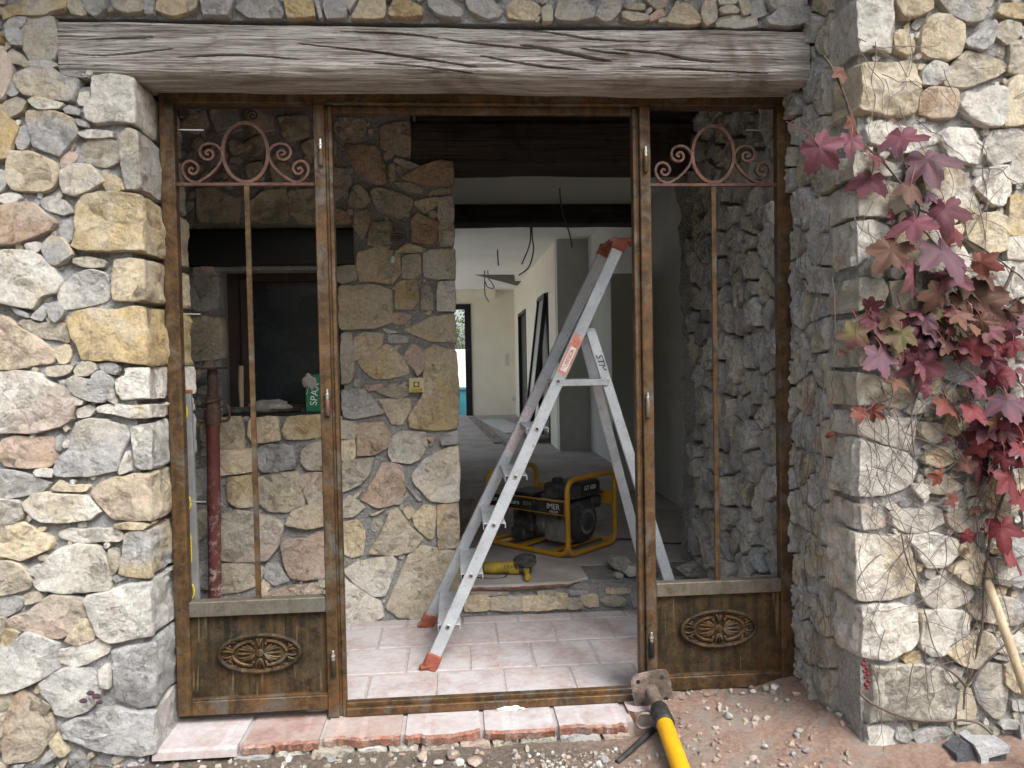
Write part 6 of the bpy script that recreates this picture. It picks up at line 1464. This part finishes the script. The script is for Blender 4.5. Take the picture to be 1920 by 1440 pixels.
# ======================================================= red creeper on the right pier
CRP = thing('creeper', (2.9, Y_R-0.05, 0.0), 'autumn creeper with red and purple leaves climbing the right pier', 'creeper')
LC = dict(M=(0.110, 0.036, 0.050), V=(0.078, 0.044, 0.062), B=(0.075, 0.043, 0.024), G=(0.095, 0.095, 0.032), R=(0.125, 0.018, 0.023), O=(0.15, 0.045, 0.028), K=(0.11, 0.055, 0.030), D=(0.07, 0.016, 0.020))
n = NT('creeper_leaf'); c = n.attr('Col'); p = n.pos(); a = n.noise(p, 45, 6, 0.7)
c = n.mix(n.ramp(a, [(0.3, 0.35), (0.5, 0.0)]), c, (0.09, 0.04, 0.03)); c = n.mix(n.ramp(n.noise(p, 12, 5, 0.6), [(0.5, 0.0), (0.7, 0.25)]), c, (0.16, 0.08, 0.095))
n.set('Base Color', c).set('Roughness', 0.62).set('Specular IOR Level', 0.22); n.bump(a, 0.6, 0.005)
M['leaf'] = n.m
def mk_leaf(ctr, size, rot, codes, seed, tilt=None):
    """one palmate leaf: five pointed, toothed lobes; stalk end at the top when rot = 0"""
    rg = np.random.default_rng(seed); nA = 60
    lobes = [(-90, 1.0, 30), (-30, 0.90, 30), (-150, 0.90, 30), (36, 0.62, 26), (144, 0.62, 26)]
    lobes = [(a_+rg.uniform(-6, 6), l_*rg.uniform(0.88, 1.1), w_) for a_, l_, w_ in lobes]
    th = np.linspace(90, 450, nA, endpoint=False); rr = np.zeros(nA)
    for a_, l_, w_ in lobes:
        dl = np.abs((th-a_+180) % 360-180); rr = np.maximum(rr, l_*np.clip(1-(dl/(w_*1.75))**1.15, 0, 1)*0.52+l_*0.48*np.exp(-(dl/(w_*1.5))**2))
    rr = np.maximum(rr, 0.50+0.05*np.sin(th*0.2))
    dst = np.abs((th-90+180) % 360-180); rr *= 1-0.70*np.exp(-(dst/14)**2)
    rr *= 1+0.16*vnoise(np.c_[np.cos(np.radians(th))*2.2, np.sin(np.radians(th))*2.2, np.full(nA, seed*3.3)], seed)
    rr *= 1+0.055*np.where(np.arange(nA) % 2 == 0, 1, -1)*np.clip(rr, 0, 1)
    T = np.radians(th); V2 = [(0, 0.0)]; rings = (0.33, 0.66, 1.0)
    for s in rings: V2 += [(s*r*math.cos(t), s*r*math.sin(t)) for r, t in zip(rr, T)]
    V2 = np.array(V2); fold = rg.uniform(0.1, 0.8); droop = rg.uniform(0.1, 0.8)
    ang_ = np.arctan2(V2[:, 1], V2[:, 0]); rad = np.hypot(V2[:, 0], V2[:, 1])
    vein = np.zeros(len(V2))
    for a_, l_, w_ in lobes: vein = np.maximum(vein, np.exp(-((np.degrees(ang_)-a_+180) % 360-180)**2/(2*9.0**2)))
    Z = -fold*np.abs(V2[:, 0])**1.4*0.6-droop*np.clip(-V2[:, 1], 0, 2)**2*0.45+0.10*(1-vein)*rad*rg.uniform(0.4, 1.4)+0.13*vnoise(np.c_[V2*2.2, np.full(len(V2), seed*0.7)], seed)
    P_ = np.c_[V2, Z]*size*0.84
    tx_, ty_ = (rg.uniform(-0.95, 0.2), rg.uniform(-0.8, 0.8)) if tilt is None else tilt
    R3 = np.array((Matrix.Rotation(math.radians(rot), 3, 'Z') @ Matrix.Rotation(ty_, 3, 'Y') @ Matrix.Rotation(tx_, 3, 'X')))
    P_ = P_@R3.T
    Wd = np.array(ctr)+np.c_[P_[:, 0], -P_[:, 2], P_[:, 1]]
    Fc = [(0, 1+i, 1+(i+1) % nA) for i in range(nA)]
    for k in range(2): Fc += [(1+k*nA+i, 1+(k+1)*nA+i, 1+(k+1)*nA+(i+1) % nA, 1+k*nA+(i+1) % nA) for i in range(nA)]
    c1 = np.array(LC[codes[0]])*rg.uniform(0.85, 1.2); c2 = np.array(LC[codes[-1]]) if len(codes) > 1 else c1*np.array([0.85, 0.9, 0.8])
    t_ = sstep(rad*1.0-0.15+0.5*vnoise(np.c_[V2*1.7, np.full(len(V2), seed*1.9)], seed+3))[:, None]; colr = c1*(1-t_)+c2*t_
    vc = np.clip(vein*(1-rad*0.5), 0, 1)[:, None]*0.45; colr = colr*(1-vc)+np.array([0.20, 0.075, 0.085])*vc
    return mobj('leaf', Wd, Fc, M['leaf'], CRP, 70, colr)
LEAVES = """
1536,275,64,40,M 1595,262,46,-15,M 1690,256,66,5,MV 1738,303,82,12,V 1632,335,54,-25,M 1707,352,44,-20,B 1742,366,30,30,V 1772,390,64,8,M 1715,418,70,-5,M
1672,400,24,0,D 1672,468,72,-35,B 1765,468,80,3,V 1600,228,34,10,K 1640,296,32,60,D 1790,438,32,20,R 1712,512,64,10,MB 1780,512,64,-8,M 1840,492,46,70,O 1577,135,28,0,K
1843,515,40,80,B 1822,547,74,80,B 1843,570,76,95,B 1761,548,62,-20,B 1761,578,52,10,G 1638,598,62,15,MG 1633,575,36,160,M 1605,622,58,-20,GM 1695,604,54,5,V 1690,625,52,-10,G
1652,664,72,0,VM 1692,664,42,12,M 1730,682,76,5,M 1744,612,60,-12,V 1711,622,32,20,M 1782,613,34,0,M 1787,648,50,-20,B 1822,648,60,15,R 1883,588,52,-60,M 1909,586,54,70,B
1855,617,54,25,MB 1881,650,46,-5,R 1860,674,44,10,M 1900,643,36,-10,R 1678,716,42,15,K 1739,728,28,-5,M 1775,752,66,-8,OM 1824,766,56,5,R 1834,718,38,30,M 1888,752,80,0,VM
1614,775,32,-70,O 1638,770,30,60,O 1580,658,20,0,O 1794,592,48,15,K 1820,604,48,-10,K 1872,768,42,20,K 1854,812,82,-8,RM 1901,812,48,5,R 1907,787,54,20,M 1882,858,42,0,R
1902,856,38,-12,R 1840,871,58,-15,D 1893,895,72,0,R 1812,868,36,30,K 1879,987,60,10,R 1851,988,36,-30,B 1895,1031,72,-5,R 1812,1003,32,40,R 1760,892,32,-30,O 1782,935,28,80,KO
1829,954,24,10,K 1812,1030,16,0,K 1772,824,14,20,O 1553,817,18,60,O 1800,560,46,30,B 1740,560,40,-40,B 1770,640,44,30,B 1800,660,40,-30,D 1720,650,40,40,M 1850,640,46,-40,MB
1660,630,44,30,B 1680,655,36,-30,GM 1840,600,44,20,B 1890,620,44,20,M 1868,790,40,-30,K 1870,840,42,30,D 1915,840,46,-10,RM 1915,930,40,0,R 1925,700,50,10,M 1930,760,54,0,VM 1940,850,60,10,R 1945,620,60,-10,B
"""
rl = random.Random(12); ends = []
for k, it in enumerate(LEAVES.split()):
    x, y, s, r, cs = it.split(','); x, y, s, r = float(x), float(y), float(s), float(r)
    dp = rl.uniform(0.055, 0.13) if s > 25 else rl.uniform(0.045, 0.06)
    c = onY(x, y, Y_R-dp); ppm = F/((c-CAM)@_fw)
    mk_leaf(c, s/ppm*(0.86 if y > 540 else 1.0), r, cs, 500+k)
    if s > 30: ends.append((c, s/ppm, r))
for k in range(46):                               # the dense heart of the growth
    x, y = (rl.gauss(1765, 75), rl.gauss(612, 38)) if k < 30 else (rl.uniform(1835, 1930), rl.uniform(690, 900))
    s = rl.uniform(34, 56); c = onY(x, y, Y_R-rl.uniform(0.045, 0.10)); ppm = F/((c-CAM)@_fw); mk_leaf(c, s*0.8/ppm, rl.uniform(-50, 50), rl.choice(['M', 'B', 'V', 'VM', 'BM', 'D', 'BG', 'MB']) if k < 30 else rl.choice(['R', 'RM', 'D', 'M', 'BR']), 900+k)
M['vine'] = mk_plain('vine_bark', (0.11, 0.085, 0.07), 0.85, 0, 0.4, 60, 0.5, 0.003)
M['twig'] = mk_plain('dry_twig', (0.16, 0.135, 0.12), 0.85, 0, 0.4, 60, 0)
M['stalk'] = mk_plain('red_stalk', (0.24, 0.06, 0.065), 0.55, 0, 0.25, 40, 0)
def pw(px, py, off): return onY(px, py, Y_R-off)
MAIN = [([(1545, 105), (1572, 150), (1600, 232), (1612, 262), (1650, 300), (1690, 345), (1722, 385), (1722, 420), (1745, 450), (1735, 500)], 0.0042), ([(1722, 395), (1760, 408), (1800, 440), (1850, 470), (1890, 500), (1925, 530), (1960, 580)], 0.0038),
        ([(1900, 500), (1880, 560), (1868, 640), (1890, 720), (1905, 800), (1895, 880), (1870, 960), (1848, 1060), (1845, 1130), (1838, 1190), (1826, 1250), (1812, 1288), (1806, 1330)], 0.0062),
        ([(1812, 1285), (1790, 1265), (1772, 1250)], 0.005), ([(1812, 1285), (1832, 1262), (1862, 1230), (1900, 1190), (1935, 1150)], 0.004), ([(1612, 1300), (1640, 1322), (1700, 1346), (1760, 1352), (1830, 1356), (1880, 1395), (1930, 1425)], 0.0052),
        ([(1735, 500), (1745, 560), (1725, 620), (1735, 690), (1710, 780), (1715, 860)], 0.0035), ([(1690, 1000), (1700, 1050), (1720, 1090), (1735, 1150), (1750, 1210), (1790, 1280)], 0.003), ([(1560, 520), (1566, 640), (1540, 760), (1545, 860), (1560, 980)], 0.0022)]
for pts, r_ in MAIN:
    sp = catmull([pw(x, y, 0.045+0.012*math.sin(i*1.7)) for i, (x, y) in enumerate(pts)], 8); k = len(sp)
    sp = sp+0.006*np.c_[fbm(sp*14, 3, 5), fbm(sp*14+9, 3, 6)*0.6, fbm(sp*14+20, 3, 7)]
    MB().tube(sp, np.linspace(r_, r_*0.6, k), 7).out('vine_stem', M['vine'], CRP, 60)
for k, (c, s, r) in enumerate(ends):             # leaf stalks
    a_ = math.radians(r); tip = c+np.array([math.sin(-a_)*0, 0, 0]); o_ = np.array([-math.sin(a_), 0, math.cos(a_)]); L = rl.uniform(0.05, 0.10)
    e_ = np.array([c[0]+o_[0]*L+rl.uniform(-0.03, 0.03), Y_R-0.04, c[2]+o_[2]*L+0.02])
    MB().tube(catmull([c, c+o_*L*0.5+np.array([0, 0.008, 0.006]), e_], 5), 0.0014, 5).out('leaf_stalk', M['stalk'], CRP, 60)
rt_ = random.Random(77)
def twig(x, y, ang, n_, step, r_):
    P_ = []; a_ = ang
    for i in range(n_):
        P_.append(pw(x, y, 0.038+rt_.uniform(0, 0.014))); a_ += rt_.gauss(0, 0.26); a_ += 0.04*math.sin(ang-a_); x += step*math.cos(a_); y += step*math.sin(a_)
        if x < 1606: x = 1606+rt_.uniform(0, 6); a_ = math.pi-a_
    sp = catmull(P_, 3); return sp, np.linspace(r_, r_*0.35, len(sp))
for k in range(200):
    zone = rt_.random()
    if zone < 0.55: x, y = rt_.uniform(1610, 1880), rt_.uniform(680, 1000)
    elif zone < 0.85: x, y = rt_.uniform(1605, 1900), rt_.uniform(960, 1320)
    else: x, y = rt_.uniform(1600, 1920), rt_.uniform(20, 500)
    sp, rr_ = twig(x, y, rt_.choice([1.4, 1.7, 1.1, 2.2, 0.6, -0.3]), rt_.randint(5, 13), rt_.uniform(14, 26), rt_.uniform(0.0009, 0.0022))
    MB().tube(sp, rr_, 5).out('dry_tendril', M['twig'], CRP, 60)
for k in range(26):                               # tendrils on the reveal
    y = rt_.uniform(350, 1150); u = rt_.uniform(0.10, 0.40); P_ = []; zz = onX(1540, y, X_R)[2]
    for i in range(rt_.randint(6, 12)): P_.append((X_R-0.045-rt_.uniform(0, 0.012), -u, zz)); zz -= rt_.uniform(0.03, 0.05); u = min(0.43, max(0.06, u+rt_.gauss(0, 0.02)))
    MB().tube(catmull(P_, 3), rt_.uniform(0.0009, 0.0018), 5).out('dry_tendril', M['twig'], CRP, 60)
BR = thing('berry_cluster', pw(1622, 1262, 0.06), 'small red berries hanging low on the right pier', 'berries')
M['berry'] = mk_plain('red_berry', (0.14, 0.012, 0.018), 0.45, 0, 0.4, 120, 0.3)
for k, (x, y) in enumerate(((1622, 1238), (1618, 1246), (1625, 1252), (1620, 1259), (1627, 1264), (1622, 1270), (1629, 1277), (1624, 1284), (1626, 1290))):
    c = pw(x, y, 0.055+0.006*(k % 2)); b = bmesh.new(); bmesh.ops.create_icosphere(b, subdivisions=2, radius=0.0055+0.003*((k*37) % 5)/5); bmesh.ops.translate(b, verts=b.verts, vec=Vector(c)); MB().bm(b).out('berry', M['berry'], BR, 80)
MB().tube(catmull([pw(1615, 1236, 0.04), pw(1621, 1250, 0.055), pw(1624, 1270, 0.055), pw(1626, 1290, 0.055)], 5), 0.0013, 5).out('berry_stalk', M['stalk'], BR, 60)
# tiny weeds at the foot of the left wall
M['weed'] = mk_plain('weed_leaf', (0.07, 0.13, 0.035), 0.6, 0, 0.3, 40, 0)
for k, (px, py, lab) in enumerate(((228, 1428, 'small green weed by the grey stone at the left wall foot'), (110, 1425, 'tiny green weed left of the white pipe end'), (108, 1440, 'lowest tiny weed at the bottom left edge'))):
    P_ = gpt(px, py); wd = thing('weed', P_, lab, 'weed', 'weeds at the wall foot'); rg = random.Random(k)
    for j in range(7):
        a_ = rg.uniform(0, 6.28); L = rg.uniform(0.012, 0.028); q = MB(); t_ = P_+np.array([math.cos(a_)*L, math.sin(a_)*L, rg.uniform(0.008, 0.022)]); sd_ = np.array([-math.sin(a_), math.cos(a_), 0])*L*0.3; m_ = (P_+t_)/2+np.array([0, 0, 0.006])
        q.add([P_, m_+sd_, t_, m_-sd_], [(0, 1, 2), (0, 2, 3)]); q.out('leaf', M['weed'], wd, 0)
for k, (px, py) in enumerate(((172, 1310),)):
    c = onY(px, py, Y_L-0.05); wd = thing('seedling', c, 'purple-leaved seedling rooted between stones low on the left wall', 'plant'); q = MB().tube([c+np.array([0, 0.03, -0.03]), c+np.array([0, 0.01, 0.0]), c+np.array([0.008, 0, 0.025])], 0.0015, 5); q.out('stem', M['stalk'], wd, 60)
    M['purple_leaf'] = mk_plain('purple_leaf', (0.075, 0.045, 0.06), 0.5, 0, 0.2, 30, 0)
    for (dx, dz, L) in ((-0.025, -0.004, 0.022), (0.02, 0.01, 0.024), (0.0, 0.022, 0.022), (0.028, -0.012, 0.018)):
        cc = c+np.array([dx, -0.004, dz]); b = bmesh.new(); bmesh.ops.create_circle(b, cap_ends=True, segments=10, radius=L*0.6)
        for v in b.verts: v.co = Vector((cc[0]+v.co.x*1.1, cc[1]-0.3*abs(v.co.x), cc[2]+v.co.y*0.7))
        MB().bm(b).out('leaf', M['purple_leaf'], wd, 0)
